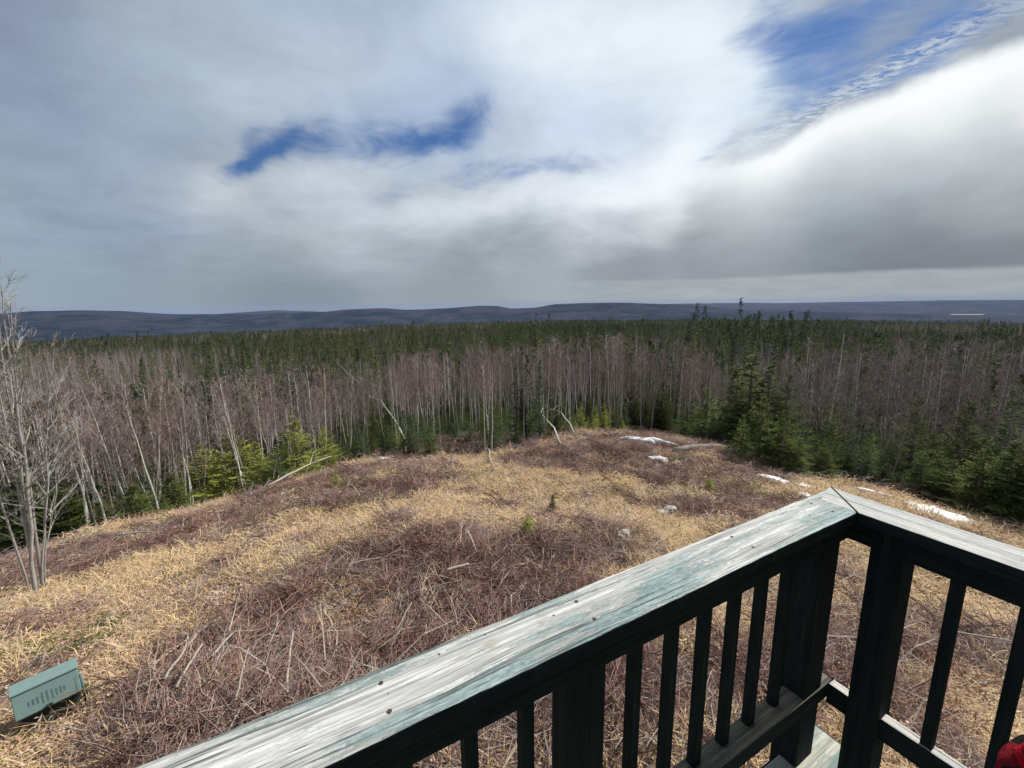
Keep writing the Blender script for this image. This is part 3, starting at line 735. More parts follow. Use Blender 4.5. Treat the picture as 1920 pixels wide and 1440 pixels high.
# the forest going on to the valley
a, d = jitter_points(60, 420, -1.02, 1.02, 12.0)
a2, d2 = jitter_points(420, 1700, -1.02, 1.02, 42.0)
a, d = np.concatenate([a, a2]), np.concatenate([d, d2])
x, y = d * np.sin(a), d * np.cos(a); Z = height(x, y)
pn = vnoise(x, y, .035, 12.) * .5 + vnoise(x, y, .008, 3.) * .5
pn2 = vnoise(x, y, .09, 31.)
lf = 1 / (1 + np.exp((a - A_(330)) / .08))
rt = 1 / (1 + np.exp(-(a - A_(1540)) / .05))
for i in range(len(x)):
    pcon = .80 + .75 * pn[i] - .62 * lf[i] * (d[i] < 420) - .5 * rt[i] * (d[i] < 130) - (.35 if 500 < d[i] else 0)
    if random.random() < pcon:
        Hc = random.uniform(6.0, 12.5) * (1 + .28 * pn2[i]) * (1.0 if d[i] > 100 else .8) * (1.25 if random.random() < .06 else 1)
        if abs(a[i] - .50) < .12 and 110 < d[i] < 190: Hc *= 1.15
        sd_ = pn2[i] + .8 * pn[i] + random.uniform(-.35, .35)
        if a[i] < .1: k = random.choice([2, 3]) if sd_ > -.1 else random.choice([0, 1])
        else: k = random.choice([0, 0, 2]) if sd_ > 0 else random.choice([1, 0, 3])
        rest.append((x[i], y[i], Z[i] - .3, Hc / 9.0, k))
    else: rest.append((x[i], y[i], Z[i] - .3, random.uniform(6, 9.5) / 7.5, 4 + random.randrange(4)))
rest = np.array(rest); n = len(rest)
sc = rest[:, 3:4] * np.stack([rng.uniform(.8, 1.25, n)] * 2 + [np.ones(n)], 1)
big = np.where(np.hypot(rest[:, 0], rest[:, 1]) > 420, 1.7, 1.0)[:, None] * np.array([1, 1, 0]) + np.array([0, 0, 1])
scatter('forest', FARC, rest[:, :3], np.stack([np.zeros(n), np.zeros(n), rng.uniform(0, 6.28, n)], 1), sc * big, rest[:, 4],
        'stuff', 'far forest of dark spruces and bare hardwoods filling the valley', 'forest')

# the bare multi-stemmed tree at the left
bx, by = onground(72, 1112)
root = empty('bare_tree', (bx, by, h1(bx, by))); tagp(root, 'tall bare tree at far left, several pale grey stems forking from one base', 'bare tree')
rs = random.Random(5)
vd = np.array([bx, by]) / math.hypot(bx, by); sd = np.array([vd[1], -vd[0]])
for si, (ox, lx, H_, tr_) in enumerate([(-.05,.08,6.1,.034),(.05,.05,5.8,.030),(.0,.0,5.3,.026),(.07,.16,4.3,.015),(-.1,-.10,4.4,.022),(.0,.25,3.2,.011),(-.03,.03,6.3,.027),(.03,.12,5.0,.017)]):
    tk, cr = bare_tree(600 + si, H_, 17, 7, .28, .34, .0, tr_, .0036, sides=8)
    for mb in (tk, cr):
        mb.V = [(v[0] + sd[0] * (ox + lx * max(v[2], 0) + .02 * v[2] * math.sin(v[2] * 1.1 + si)), v[1] + sd[1] * (ox + lx * max(v[2], 0)) + .05 * si * max(v[2], 0) * .2, v[2]) for v in mb.V]
    o = tk.build('trunk', 'stem_grey', root, True); o2 = cr.build('crown', 'stem_grey', root)

# ------------------------------------------------------------------ ground cover (stuff)
def twig_clump(seed, n=26, R=.42, Hh=.30, m='brush', rad=.0055):
    rs = random.Random(seed); mb = MB()
    for i in range(n):
        a = rs.uniform(0, 6.28); r0 = R * math.sqrt(rs.random()) * .8; p = np.array([r0 * math.cos(a), r0 * math.sin(a), rs.uniform(-.04, .08)])
        b = rs.uniform(0, 6.28); L = rs.uniform(.15, .55); e = rs.uniform(-.05, .6)
        q = p + rdir(e, b) * L * .5; q2 = q + rdir(e - rs.uniform(.1, .9), b + rs.uniform(-.5, .5)) * L * .5; q2[2] = max(q2[2], -.02); r = rad * rs.uniform(.5, 1.3)
        mb.tube([p, q, q2], [r, r * .8, r * .3], 3)
        if rs.random() < .6: mb.tube([q, q + rdir(rs.uniform(.1, .9), b + rs.uniform(-1.2, 1.2)) * L * .35], [r * .7, r * .2], 3)
    return mb.build('p%03d' % seed, m, link=False)
def blade_clump(seed, n=44, R=.28, m='straw', L0=.06, L1=.20, e0=-.05, e1=.6, wd=.0045):
    rs = random.Random(seed); mb = MB()
    for i in range(n):
        a = rs.uniform(0, 6.28); r0 = R * math.sqrt(rs.random()); p = np.array([r0 * math.cos(a), r0 * math.sin(a), -.01]); b = rs.uniform(0, 6.28); L = rs.uniform(L0, L1); e = rs.uniform(e0, e1)
        q = p + rdir(e, b) * L * .5; q2 = q + rdir(e - .6, b + rs.uniform(-.3, .3)) * L * .5; s_ = np.array([math.cos(b), -math.sin(b), rs.uniform(-.4, .4)]) * wd * rs.uniform(.6, 1.3)
        mb.add([p - s_, p + s_, q + s_ * .8, q - s_ * .8, q2], [(0, 1, 2, 3), (3, 2, 4)])
    return mb.build('p%03d' % seed, m, link=False)
def leaf_clump(seed, n=16, R=.35, m='leaf_litter'):
    rs = random.Random(seed); mb = MB()
    for i in range(n):
        a = rs.uniform(0, 6.28); r0 = R * math.sqrt(rs.random()); p = np.array([r0 * math.cos(a), r0 * math.sin(a), rs.uniform(.0, .05)]); s_ = rs.uniform(.009, .024)
        M = np.array(Matrix.Rotation(rs.uniform(-.6, .6), 3, 'X') @ Matrix.Rotation(rs.uniform(0, 6.28), 3, 'Z'))
        c = [(-1, -.0, 0), (-.2, -.6, .2), (1, 0, .1), (-.2, .6, .25)]
        mb.add([p + M @ (np.array(v) * s_) for v in c], [(0, 1, 2), (0, 2, 3)])
    return mb.build('p%03d' % seed, m, link=False)
BRC = pcoll('brush_clumps', [twig_clump(i, 34, .42, .3, 'brush' if i % 4 else 'brush_grey') for i in range(8)])
LOWC = pcoll('low_brush', [twig_clump(20 + i, 22, .35, .2, 'brush' if i % 2 else 'brush_grey', .004) for i in range(4)])
STC = pcoll('straw_tufts', [blade_clump(40 + i) for i in range(5)] + [leaf_clump(50 + i, 30, .34) for i in range(3)] + [blade_clump(55, 50, .2, 'straw', .12, .34, .3, 1.2, .005)])
MOC = pcoll('moss_tufts', [blade_clump(60 + i, 40, .22, 'moss', .05, .16, .2, 1.2, .007) for i in range(4)])
def field_pts(n, d0, d1, a0=-1.0, a1=1.0):
    d = np.exp(rng.uniform(math.log(d0), math.log(d1), n)); a = rng.uniform(a0, a1, n)
    x, y = d * np.sin(a), d * np.cos(a); return x, y, d
mid_box = (onground(30, 1392) + onground(167, 1330)) / 2 + np.array([-.15, .15])
def cover(name, coll, n, d0, d1, sel, s0, s1, ncl, lab, cat, tilt=.25, zs=1.0, grow=0.0, lift=0.0):
    x, y, d = field_pts(n, d0, d1); b, g, w = masks(x, y); k = sel(b, g, w, x, y, d); x, y, d = x[k], y[k], d[k]; n = len(x)
    s = rng.uniform(s0, s1, n) * (1 + grow * np.clip(d - 6, 0, 20) / 10)
    scatter(name, coll, np.stack([x, y, height(x, y) + lift], 1), np.stack([rng.uniform(-tilt, tilt, n), rng.uniform(-tilt, tilt, n), rng.uniform(0, 6.28, n)], 1),
            np.stack([s, s, s * zs], 1), rng.integers(0, ncl, n), 'stuff', lab, cat)
u01 = lambda x: rng.uniform(0, 1, len(x))
cover('brush_pile', BRC, 11500, 3.0, 30, lambda b, g, w, x, y, d: (b > .5) & (w < .5) & (np.hypot(x - mid_box[0], y - mid_box[1]) > .8), .65, 1.1, 8, 'tangled purple-brown cut brush lying in heaps across the clearing', 'brush', zs=.75)
SHC = pcoll('shrubs', [bare_mesh for bare_mesh in [twig_clump(80 + i, 46, .34, .5, 'brush', .006) for i in range(3)]])
SKC = pcoll('loose_sticks', [twig_clump(90 + i, 2, .7, .2, 'pale_stick', .0052) for i in range(5)])
cover('loose_sticks', SKC, 800, 3.5, 26, lambda b, g, w, x, y, d: (w < .5) & ((b > .5) | (u01(x) < .12)) & (np.hypot(x - mid_box[0], y - mid_box[1]) > 1.0), .9, 1.7, 5, 'pale broken sticks strewn through the brush', 'sticks', zs=.7, lift=.08)
cover('low_shrubs', SHC, 1300, 3.5, 28, lambda b, g, w, x, y, d: (w < .5) & (b > .5), .8, 1.5, 3, 'rust-brown low shrubs standing out of the brush', 'shrubs', zs=1.3)
cover('scattered_twigs', LOWC, 14000, 3.0, 30, lambda b, g, w, x, y, d: (b < .5) & (w < .5) & (np.hypot(x - mid_box[0], y - mid_box[1]) > .7) & (u01(x) < np.clip(.38 + vnoise(x, y, .9, 7.) * .8, .06, .95)), .5, 1.1, 4, 'loose twigs scattered over the dry grass', 'twigs', zs=.6)
cover('dry_grass', STC, 42000, 2.6, 30, lambda b, g, w, x, y, d: (w < .5) & (np.hypot(x - mid_box[0], y - mid_box[1]) > .5) & ((b < .5) | (u01(x) < .14)), .7, 1.35, 9, 'matted straw-coloured dead grass with fallen leaves covering the clearing', 'dry grass', zs=.8, grow=.35)
cover('moss', MOC, 20000, 3.0, 30, lambda b, g, w, x, y, d: (w < .5) & ((g > .5) & (u01(x) < .8) | (vnoise(x, y, 1.3, 11.) > .45) & (u01(x) < .35) | (u01(x) < .05)), .7, 1.4, 4, 'olive green moss and low growth in patches among the dry grass', 'moss', zs=.8, grow=.3)
cover('edge_brush', BRC, 9000, 12, 34, lambda b, g, w, x, y, d: (w > .5) & (u01(x) < .35), .7, 1.4, 8, 'grey-brown undergrowth along the foot of the forest', 'undergrowth', zs=1.2)

# ------------------------------------------------------------------ sticks, poles, logs lying about
def stick(name, p0, p1, r0, r1, label, cat, m='pale_stick', lift=(.12, .12), bend=.02, fork=False, arch=0.0, group=None, raise_=0.0):
    a = onground(*p0) if not isinstance(p0, np.ndarray) else p0; b = onground(*p1) if not isinstance(p1, np.ndarray) else p1
    A = np.array([*a, h1(*a) + lift[0] + raise_]); B = np.array([*b, h1(*b) + lift[1] + raise_]); L = np.linalg.norm(B - A)
    n = 9; pts = []
    for i in range(n):
        t = i / (n - 1); q = A + (B - A) * t; w = math.sin(t * math.pi)
        q = q + np.array([random.uniform(-1, 1) * bend * L * .3, random.uniform(-1, 1) * bend * L * .3, w * (bend * L * .4 + arch)])
        q[2] = max(q[2], h1(q[0], q[1]) + r0 * .7); pts.append(q)
    org = A.copy(); o = None
    mb = MB(); mb.tube([p - org for p in pts], [r0 + (r1 - r0) * i / (n - 1) for i in range(n)], 7, True)
    if fork:
        s_ = pts[5] - org; d = (B - A) / L
        for sgn in (-1, 1): mb.tube([s_, s_ + (d * .8 + np.array([sgn * .4, -.3 * sgn, .25])) * L * .28], [r0 * .45, r0 * .15], 5)
    o = mb.build(name, m, None, True); o.location = org; tagp(o, label, cat, group); return o
sticks = [
 ((250,1288),(418,1178),.022,.012,'long straight pale stick, lying from right of the green box up to the right',(.10,.2)),
 ((314,1308),(378,1240),.020,.012,'pale stick below the long straight one, steepest of a close pair',(.12,.3)),
 ((336,1324),(388,1262),.018,.012,'pale stick in the brush, lower one of a close pair',(.1,.3)),
 ((402,1268),(447,1222),.019,.014,'short pale stick right of the close pair',(.15,.2)),
 ((196,1376),(310,1308),.020,.010,'crooked grey-brown branch lying right of the green box',(.05,.12)),
 ((445,1350),(476,1290),.014,.008,'thin stick standing out of the brush just above the railing',(.05,.4)),
 ((541,1320),(556,1248),.017,.012,'stout pale stick upright above the railing cap',(.05,.35)),
 ((610,1182),(636,1228),.016,.014,'upper leg of a bent stick in the middle of the brush',(.2,.2)),
 ((636,1228),(634,1252),.014,.010,'lower leg of a bent stick in the middle of the brush',(.2,.1)),
 ((838,1104),(880,1092),.030,.026,'short thick pale stick lying level in the big brush pile',(.2,.2)),
 ((878,1030),(894,1058),.022,.018,'short pale stick above the thick level one',(.25,.12)),
 ((650,1092),(715,1078),.016,.010,'thin level stick at the left of the big brush pile',(.2,.2)),
 ((745,1215),(775,1180),.014,.008,'thin stick near the railing below the brush pile',(.12,.3)),
 ((505,925),(622,886),.045,.025,'long pale fallen pole at the left edge of the clearing below the sunlit firs',(.15,.6)),
 ((220,1016),(290,1012),.035,.02,'dark weathered branch lying below the left birches',(.06,.1)),
 ((90,1362),(150,1318),.012,.006,'thin grey stem leaning in front of the green box',(.05,.25)),
 ((60,1385),(118,1330),.012,.006,'thin grey stem left in front of the green box',(.05,.3)),
 ((1762,1222),(1888,1242),.014,.010,'pale stick seen between the right railing balusters',(.2,.2)),
 ((1700,1262),(1745,1302),.012,.008,'dark stick seen left of the second right baluster',(.15,.15)),
 ((925,880),(915,852),.05,.035,'short pale broken stump at the back of the clearing',(.0,.25)),
]
for p0, p1, r0, r1, lb, lf_ in sticks: stick('fallen_stick' if 'stump' not in lb else 'tree_stump', p0, p1, r0 * (.75 if 'stump' in lb else .85), r1 * .8, lb, 'stick' if 'stump' not in lb else 'stump', lift=lf_, m='pale_stick' if 'grey' not in lb and 'dark' not in lb else 'brush_grey', raise_=0.0 if 'stump' in lb or 'green box' in lb else .13, bend=.045, fork=any(w_ in lb for w_ in ('long', 'steepest', 'bent', 'crooked')))
stick('fallen_log', (1264, 850), (1382, 844), .13, .09, 'brown log lying level at the back of the clearing, right of the round snow patch', 'log', 'dark_bark', (.12, .2), .01)
stick('bent_birch', (1045, 838), (1005, 770), .05, .02, 'pale dead birch leaning left above the mound at the back', 'fallen tree', 'birch_bark', (.1, 1.6), .02, True)
stick('bent_birch', (1080, 818), (1020, 800), .035, .02, 'arched bare sapling bending over the mound at the back', 'fallen tree', 'birch_bark', (.1, .9), .02, True, .8)
stick('bent_birch', (770, 850), (680, 770), .05, .02, 'bare birch blown over to the left in the gap of the forest edge', 'fallen tree', 'birch_bark', (.6, 3.6), .02, True, .2)
# young conifers out in the clearing
for px, py, top, lb, w in ((990, 1010, 972, 'knee-high green fir seedling growing at the top of the big brush pile', 1.6), (1036, 962, 930, 'small dark fir seedling in the middle of the dry grass', 1.3),
                        (628, 914, 872, 'narrow young fir beside the fallen pole at left', .9), (1330, 925, 908, 'low green seedling in the grass before the mound', 1.8)):
    q = onground(px, py); place('fir' if px != 1036 else 'spruce', 'fir_seedling', px, math.hypot(*q), top, lb, 'seedling', None, w)

# ------------------------------------------------------------------ snow and stones
def blob(name, px, py, wpx, hpx, thick, m, label, cat, seed, seg=72, rings=12, rag=.42):
    c = onground(px, py); e1 = onground(px + wpx / 2, py); e2 = onground(px - wpx / 2, py); f1 = onground(px, py + hpx / 2); f2 = onground(px, py - hpx / 2)
    dist = math.hypot(*c); rad_ = c / dist; lat = np.array([rad_[1], -rad_[0]]); hw = wpx / 2 * dist / F_PX * rad_[1] ** 2
    u_ = lat * hw; v_ = rad_ * min(max((3.4 if px < 1400 else 5.5) * hw * hpx / wpx, .24), 1.2); rs = random.Random(seed); ph = [rs.uniform(0, 6.28) for _ in range(6)]
    V = []; Fc = []; z0 = h1(*c); cz = c
    for i in range(rings + 1):
        r = i / rings
        for j in range(seg):
            w = 2 * math.pi * j / seg; k = 1 + rag * (math.sin(2 * w + ph[0]) * .5 + math.sin(3 * w + ph[1]) * .4 + math.sin(5 * w + ph[2]) * .35 + math.sin(9 * w + ph[3]) * .2 + math.sin(14 * w + ph[4]) * .22 + math.sin(23 * w + ph[5]) * .16)
            p = c + (u_ * math.cos(w) + v_ * math.sin(w)) * r * k
            z = h1(p[0], p[1]) + thick * .55 * (1 - r ** 4) + .07 * (1 - r) * math.sin(p[0] * 5 + ph[5]) * math.cos(p[1] * 4) * (thick / .15) + (.05 if r < 1 else -.06)
            V.append((p[0] - c[0], p[1] - c[1], z - z0))
    for i in range(rings):
        for j in range(seg): k = (j + 1) % seg; Fc.append((i * seg + j, (i + 1) * seg + j, (i + 1) * seg + k, i * seg + k))
    o = meshobj(name, V, Fc, m, None, True); o.location = (*c, z0); return tagp(o, label, cat)
snow = [(1212,828,110,8,.30,'rounded snow patch lying on the mound at the back of the clearing'),(1236,862,34,9,.10,'small snow patch below the rounded one on the mound'),
 (1452,900,62,11,.12,'narrow snow patch left above the railing corner'),(1515,915,54,14,.12,'snow patch right at the railing corner'),(1508,930,30,8,.1,'thin snow strip under the patch at the railing corner'),
 (1752,962,130,38,.16,'long dirty snow patch beyond the right railing'),(1362,842,30,6,.1,'sliver of snow at the right end of the log'),
 (1832,858,48,9,.12,'snow sliver among the dark spruces at right'),(652,842,22,20,.2,'bit of snow showing through the trees left of the clearing'),(722,862,26,10,.14,'small snow remnant at the back left corner of the clearing'),(1640,925,60,10,.12,'broken snow strip in the brush right of the railing corner')]
for i, (px, py, w, h, t, lb) in enumerate(snow): blob('snow_patch', px, py, w, h * .6, t * .7, 'snow', lb, 'snow', 70 + i)
def stone(px, py, s, label, seed):
    c = onground(px, py); rs = random.Random(seed); V, Fc = [], []; seg, ring = 12, 7
    for i in range(ring + 1):
        t = math.pi * i / ring
        for j in range(seg):
            w = 2 * math.pi * j / seg; v = Vector((math.sin(t) * math.cos(w), math.sin(t) * math.sin(w) * .75, math.cos(t) * .55))
            k = 1 + .45 * noise.noise(v * 1.7 + Vector((seed, 0, 0))); V.append(tuple(v * s * k))
    for i in range(ring):
        for j in range(seg): k = (j + 1) % seg; Fc.append((i * seg + j, (i + 1) * seg + j, (i + 1) * seg + k, i * seg + k))
    o = meshobj('stone', V, Fc, 'stone'); o.location = (*c, h1(*c) + s * .2 + .08); tagp(o, label, 'stone')
for i, (px, py, s, lb) in enumerate([(1240, 970, .15, 'pale stone in the grass above the railing, left of a pair'), (1256, 963, .16, 'pale stone in the grass above the railing, right of a pair'),
     (1170, 1008, .12, 'pale stone at the right end of the big brush pile'), (1162, 1016, .09, 'smaller pale stone beside the one at the end of the brush pile'), (684, 988, .07, 'small white stone in the grass left of centre'), (405, 1143, .06, 'small white stone in the grass at the left')]): stone(px, py, s, lb, i + 3)
# snowy field far away on the right
c0 = np.array(ray(1812, 590)); 
q = c0 / math.hypot(c0[0], c0[1]) * 1500; 
V = []; D0 = 1500
for dpx, dd in ((-34, 0), (30, 8), (36, 45), (-26, 38)):
    r_ = ray(1812 + dpx, 590); hd = math.hypot(r_[0], r_[1]); D_ = 1500 + dd; V.append((r_[0] / hd * D_, r_[1] / hd * D_, r_[2] / math.hypot(*ray(1812, 590)[:2]) * 1500 * 0 + ray(1812, 591)[2] / math.hypot(*ray(1812, 591)[:2]) * 1500 + dd * .05))
tagp(meshobj('snow_field', V, [(0, 1, 2, 3)], 'snow_field'), kind='structure')

# ------------------------------------------------------------------ green utility box
fl, fr = onground(32, 1390), onground(167, 1330)
mid = (fl + fr) / 2; ux = (fr - fl); BW = np.linalg.norm(ux); ang = math.atan2(ux[1], ux[0]); BW *= .93; BD = BW * .62
BH = BW * 1.05
root = empty('utility_box', (mid[0], mid[1], h1(*mid) - .02), ang); tagp(root, 'teal green metal utility box standing in dry grass beside the brush, dark lower half', 'utility box')
w2 = BW / 2
def prism(prof, x0, x1):
    n = len(prof); V = [(x0, y, z) for y, z in prof] + [(x1, y, z) for y, z in prof]
    Fc = [tuple(range(n))[::-1], tuple(range(n, 2 * n))] + [(i, (i + 1) % n, n + (i + 1) % n, n + i) for i in range(n)]
    Fc = [tuple(f)[::-1] for f in Fc]; return V, Fc
V, Fc = prism([(.03, -.15), (.03, BH * .46), (BD - .02, BH * .46), (BD - .02, -.15)], -w2 + .015, w2 - .015)
meshobj('base', V, Fc, 'box_dark', root)  # shade on the lower front is put into its dark colour
V, Fc = prism([(.0, BH * .44), (.035, BH * .46), (BD - .01, BH * .46), (BD, BH * .80), (BD * .78, BH * .96), (.13, BH * .96), (.095, BH * .90)], -w2, w2)
bevel(meshobj('hood', V, Fc, 'box_green', root), .008)
V, Fc = prism([(.085, BH * .905), (.088, BH * .935), (.13, BH * .985), (BD * .8, BH * .985), (BD * .8, BH * .965), (.13, BH * .965)], -w2 - .008, w2 + .008)
bevel(meshobj('lid', V, Fc, 'box_green', root), .005)
# raised marks on the sloping front, too worn to read
sl = (.095 - .0) / (BH * .90 - BH * .44)
for k, (t0, hh) in enumerate([(-.17, .05), (-.13, .07), (-.09, .08), (-.045, .13), (.0, .13), (.045, .11), (.085, .085), (.125, .085), (.16, .05)]):
    mb = MB(); zc = BH * .66; s = BW / .62
    for q0, q1 in (((t0 - .008) * s, (t0 + .008) * s),):
        za, zb = zc - hh * s * .5, zc + hh * s * .5; ya, yb = (za - BH * .44) * sl - .003, (zb - BH * .44) * sl - .003
        mb.add([(q0, ya, za), (q1, ya, za), (q1, yb, zb), (q0, yb, zb), (q0, ya + .01, za), (q1, ya + .01, za), (q1, yb + .01, zb), (q0, yb + .01, zb)],
               [(0, 1, 2, 3), (7, 6, 5, 4), (0, 4, 5, 1), (1, 5, 6, 2), (2, 6, 7, 3), (3, 7, 4, 0)])
    mb.build('raised_mark', 'box_mark', root)
mb = MB(); mb.tube([(w2 + .012, .07, BH * .75), (w2 + .012, .07, BH * .05)], [.014, .014], 8, True); mb.build('conduit', 'box_mark', root, True)
mb = MB(); mb.box((w2 + .006, BD * .3, BH * .10), (w2 + .04, BD * .55, BH * .34)); mb.build('side_bracket', 'box_dark', root)
mb = MB(); mb.box((-.025, -.012, BH * .455), (.025, .004, BH * .52)); mb.build('latch', 'box_dark', root)
mb = MB(); mb.box((-w2 + .004, -.003, BH * .445), (w2 - .004, .006, BH * .462)); mb.build('seam', 'box_dark', root)


# ------------------------------------------------------------------ deck and railing
C = np.array([1.159214, 1.486955, -0.675230]); AZR = 1.06866173
u = np.array([math.sin(AZR), math.cos(AZR), 0]); v = np.array([math.cos(AZR), -math.sin(AZR), 0])
# rail frame: local x = u (towards the corner), local y = -v (outwards), origin at the outer corner of the cap
FR = Matrix(((u[0], -v[0], 0, C[0]), (u[1], -v[1], 0, C[1]), (0, 0, 1, C[2]), (0, 0, 0, 1)))
rail = empty('deck_railing'); rail.matrix_world = FR
tagp(rail, 'weathered wooden deck railing turning a corner, bleached cap with flaking green paint and dark balusters', 'railing')
def board(name, lx, ly, lz, m, parent, loc, rz=0.0, cut=None, segs=1, label=None, wob=0.0, bev=.003, shade_edge_m=None):
    fmi = []
    """board with its length along local x; cut = (dx at -y side, dx at +y side) shifts of the +x end for a mitre"""
    V = []; Fc = []; rs = random.Random(hash((name, round(loc[0], 3))) & 255 if False else int(abs(loc[0]) * 1000) % 97)
    for i in range(segs + 1):
        t = i / segs
        for (yy, zz) in ((-ly / 2, 0), (ly / 2, 0), (ly / 2, lz), (-ly / 2, lz)):
            x_ = -lx / 2 + lx * t
            if cut and i == segs: x_ += cut[0] if yy < 0 else cut[1]
            w = wob * (noise.noise(Vector((x_ * 3.1, yy * 9, loc[0] * 5))) if 0 < i < segs else 0)
            w2_ = wob * .8 * noise.noise(Vector((x_ * 23, yy * 9, zz * 5))) if 0 < i < segs else 0
            V.append((x_, yy + w + w2_, zz + w * .6))
    for i in range(segs):
        for j in range(4): k = (j + 1) % 4; Fc.append((i * 4 + j, i * 4 + k, (i + 1) * 4 + k, (i + 1) * 4 + j)); fmi.append(0 if j == 2 or not shade_edge_m else 1)
    fmi += [1 if shade_edge_m else 0] * 2
    Fc.append((0, 1, 2, 3)); b_ = segs * 4; Fc.append((b_ + 3, b_ + 2, b_ + 1, b_))
    Fc = [f[::-1] for f in Fc]
    o = meshobj(name, V, Fc, m, parent, mats=[m] + ([shade_edge_m] if shade_edge_m else []), fm=fmi); o.location = loc; o.rotation_euler = (0, 0, rz)
    if bev: bevel(o, bev)
    if label: o['label'] = label
    return o
CW, CT = .140, .038
mat('rusty_steel', lambda: (.06, .04, .03), .6, .4)
def nails(cap, pts):
    for x_, y_ in pts:
        mb = MB(); mb.tube([(x_, y_, CT - .004), (x_, y_, CT + .0012)], [.0042, .0042], 10, True); mb.build('nail_head', 'rusty_steel', cap)
L1 = 3.4; L2 = 2.6
# cap of the long rail: outer side y=0, inner side y=-CW; mitre: inner end is CW shorter
o = board('cap_board', L1, CW, CT, 'weathered_cap', rail, (-L1 / 2, -CW / 2, -CT), cut=(-CW - .0015, -.0015), segs=120, wob=.0022, shade_edge_m='dark_green_paint_and_shade', label='bleached cap board with teal paint flaking off, running toward the camera')  # sides and underside coloured dark to carry their shade
nails(o, [(L1 / 2 - q, yy) for q in (.20, .62, 1.18, 1.62, 2.1, 2.6) for yy in (-.028, .036)])
# cap of the short rail runs along v from the corner: local x axis along -y
o = board('cap_board', L2, CW, CT, 'bleached_cap_and_lit_rail', rail, (-CW / 2, -L2 / 2, -CT), rz=R_(90), cut=(-.0015, -CW - .0015), segs=90, wob=.002, shade_edge_m='dark_green_paint_and_shade', label='paler cap board of the short rail on the right')  # dark edge colour again stands for the shaded sides
nails(o, [(-L2 / 2 + q, yy) for q in (.24, .75, 1.3) for yy in (-.03, .034)])
def along1(name, a, w, off, dep, z0, z1, m='dark_green_paint_and_shade', **k):
    """upright on the long rail, a metres back from the corner"""
    return board_up(name, (-a, -off), w, dep, z0, z1, m, **k)
def board_up(name, xy, w, dep, z0, z1, m, chamfer=False):
    mb = MB(); h = z1 - z0; V = []; Fc = []; n = 8
    for i in range(n + 1):
        for (a_, b_) in ((-w / 2, -dep / 2), (w / 2, -dep / 2), (w / 2, dep / 2), (-w / 2, dep / 2)):
            V.append((a_, b_, h * i / n))
    for i in range(n):
        for j in range(4): k = (j + 1) % 4; Fc.append((i * 4 + j, i * 4 + k, (i + 1) * 4 + k, (i + 1) * 4 + j))
    Fc.append((3, 2, 1, 0)); Fc.append((n * 4, n * 4 + 1, n * 4 + 2, n * 4 + 3))
    # grain runs along local x in the paint: turn the mesh so that its length is x
    V = [(p[2], p[1], -p[0]) for p in V]
    o = meshobj(name, V, Fc, m, rail); o.matrix_local = Matrix.Translation((xy[0], xy[1], z0)) @ Matrix(((0, 0, -1, 0), (0, 1, 0, 0), (1, 0, 0, 0), (0, 0, 0, 1)))
    bevel(o, .003); return o
DZ = -1.0       # deck surface below the cap top
ROFF1, ROFF2 = .080, .070
board('top_rail', L1 - .03, .038, .092, 'dark_green_paint_and_shade', rail, (-(L1 - .03) / 2 - .092 + .03, -ROFF1 - .001, -.130), segs=60, wob=.001)
board('top_rail', L2 - .13, .038, .086, 'dark_green_paint_and_shade', rail, (-ROFF2, -(L2 - .13) / 2 - .10, -.1245), rz=R_(90), segs=40, wob=.001)
board('bottom_rail', L1 - .03, .075, .062, 'shaded_rail_wood', rail, (-(L1 - .03) / 2 - .035, -.062, -.772), segs=40, wob=.001, shade_edge_m='dark_green_paint_and_shade')  # darker top and near-black sides are shade put into the colour
board('bottom_rail', L2 - .10, .038, .080, 'bleached_cap_and_lit_rail', rail, (-.052, -(L2 - .10) / 2 - .102, -.790), rz=R_(90), segs=40, wob=.001, shade_edge_m='dark_green_paint_and_shade')  # pale top is sunlight put into the colour, dark sides are shade
for a_, w_ in ((.166, .112), (1.183, .089), (2.6, .089)): along1('post', a_, w_, .050, .089, DZ - .25, -.0382)
for a_ in (.215, 1.9): board_up('post', (-.050, -a_), .089, .089, DZ - .25, -.0384, 'dark_green_paint_and_shade')
bal = [.328] + [.468 + .1335 * k for k in range(5)] + [1.325 + .134 * k for k in range(9)] + [2.74 + .134 * k for k in range(4)]
for a_ in bal: along1('baluster', a_, .030, .047, .030, -.7105, -.131 if False else -.1302 + .045)
for k in range(11):
    a_ = .371 + .137 * k
    if abs(a_ - 1.9) > .08 : board_up('baluster', (-.035 if False else -.050, -a_), .030, .0295, -.7105, -.090, 'dark_green_paint_and_shade')
# deck
dk = empty('wooden_deck'); dk.matrix_world = FR @ Matrix.Translation((0, 0, DZ)); tagp(dk, 'raised wooden deck floor under the railing, worn green boards', 'deck')
for k in range(15):
    wbd = .138; yk = -.035 - (k + .5) * (wbd + .006)
    if k < 1: pass
    board('deck_board', 3.55, wbd, .035, 'deck_paint', dk, (-3.55 / 2 + .02, yk, -.035), segs=8)
for k in range(6):
    yk = -.02; mb = MB(); mb.box((-.05 - k * .62 - .019, -2.2, -.22), (-.05 - k * .62 + .019, -.06, -.0365)); mb.build('joist', 'raw_lumber', dk)
mb = MB(); mb.box((-3.5, -.056, -.23), (.02, -.018, -.0368)); mb.build('rim_board', 'dark_green_paint_and_shade', dk)
for px_, py_ in ((-.10, -.12), (-2.6, -.12), (-.10, -2.0), (-2.6, -2.0)):
    wx = FR @ Vector((px_, py_, DZ)); hh = wx.z - h1(wx.x, wx.y) + .2
    mb = MB(); mb.box((px_ - .07, py_ - .07, -hh), (px_ + .07, py_ + .07, -.2305)); mb.build('support_post', 'raw_lumber', dk)

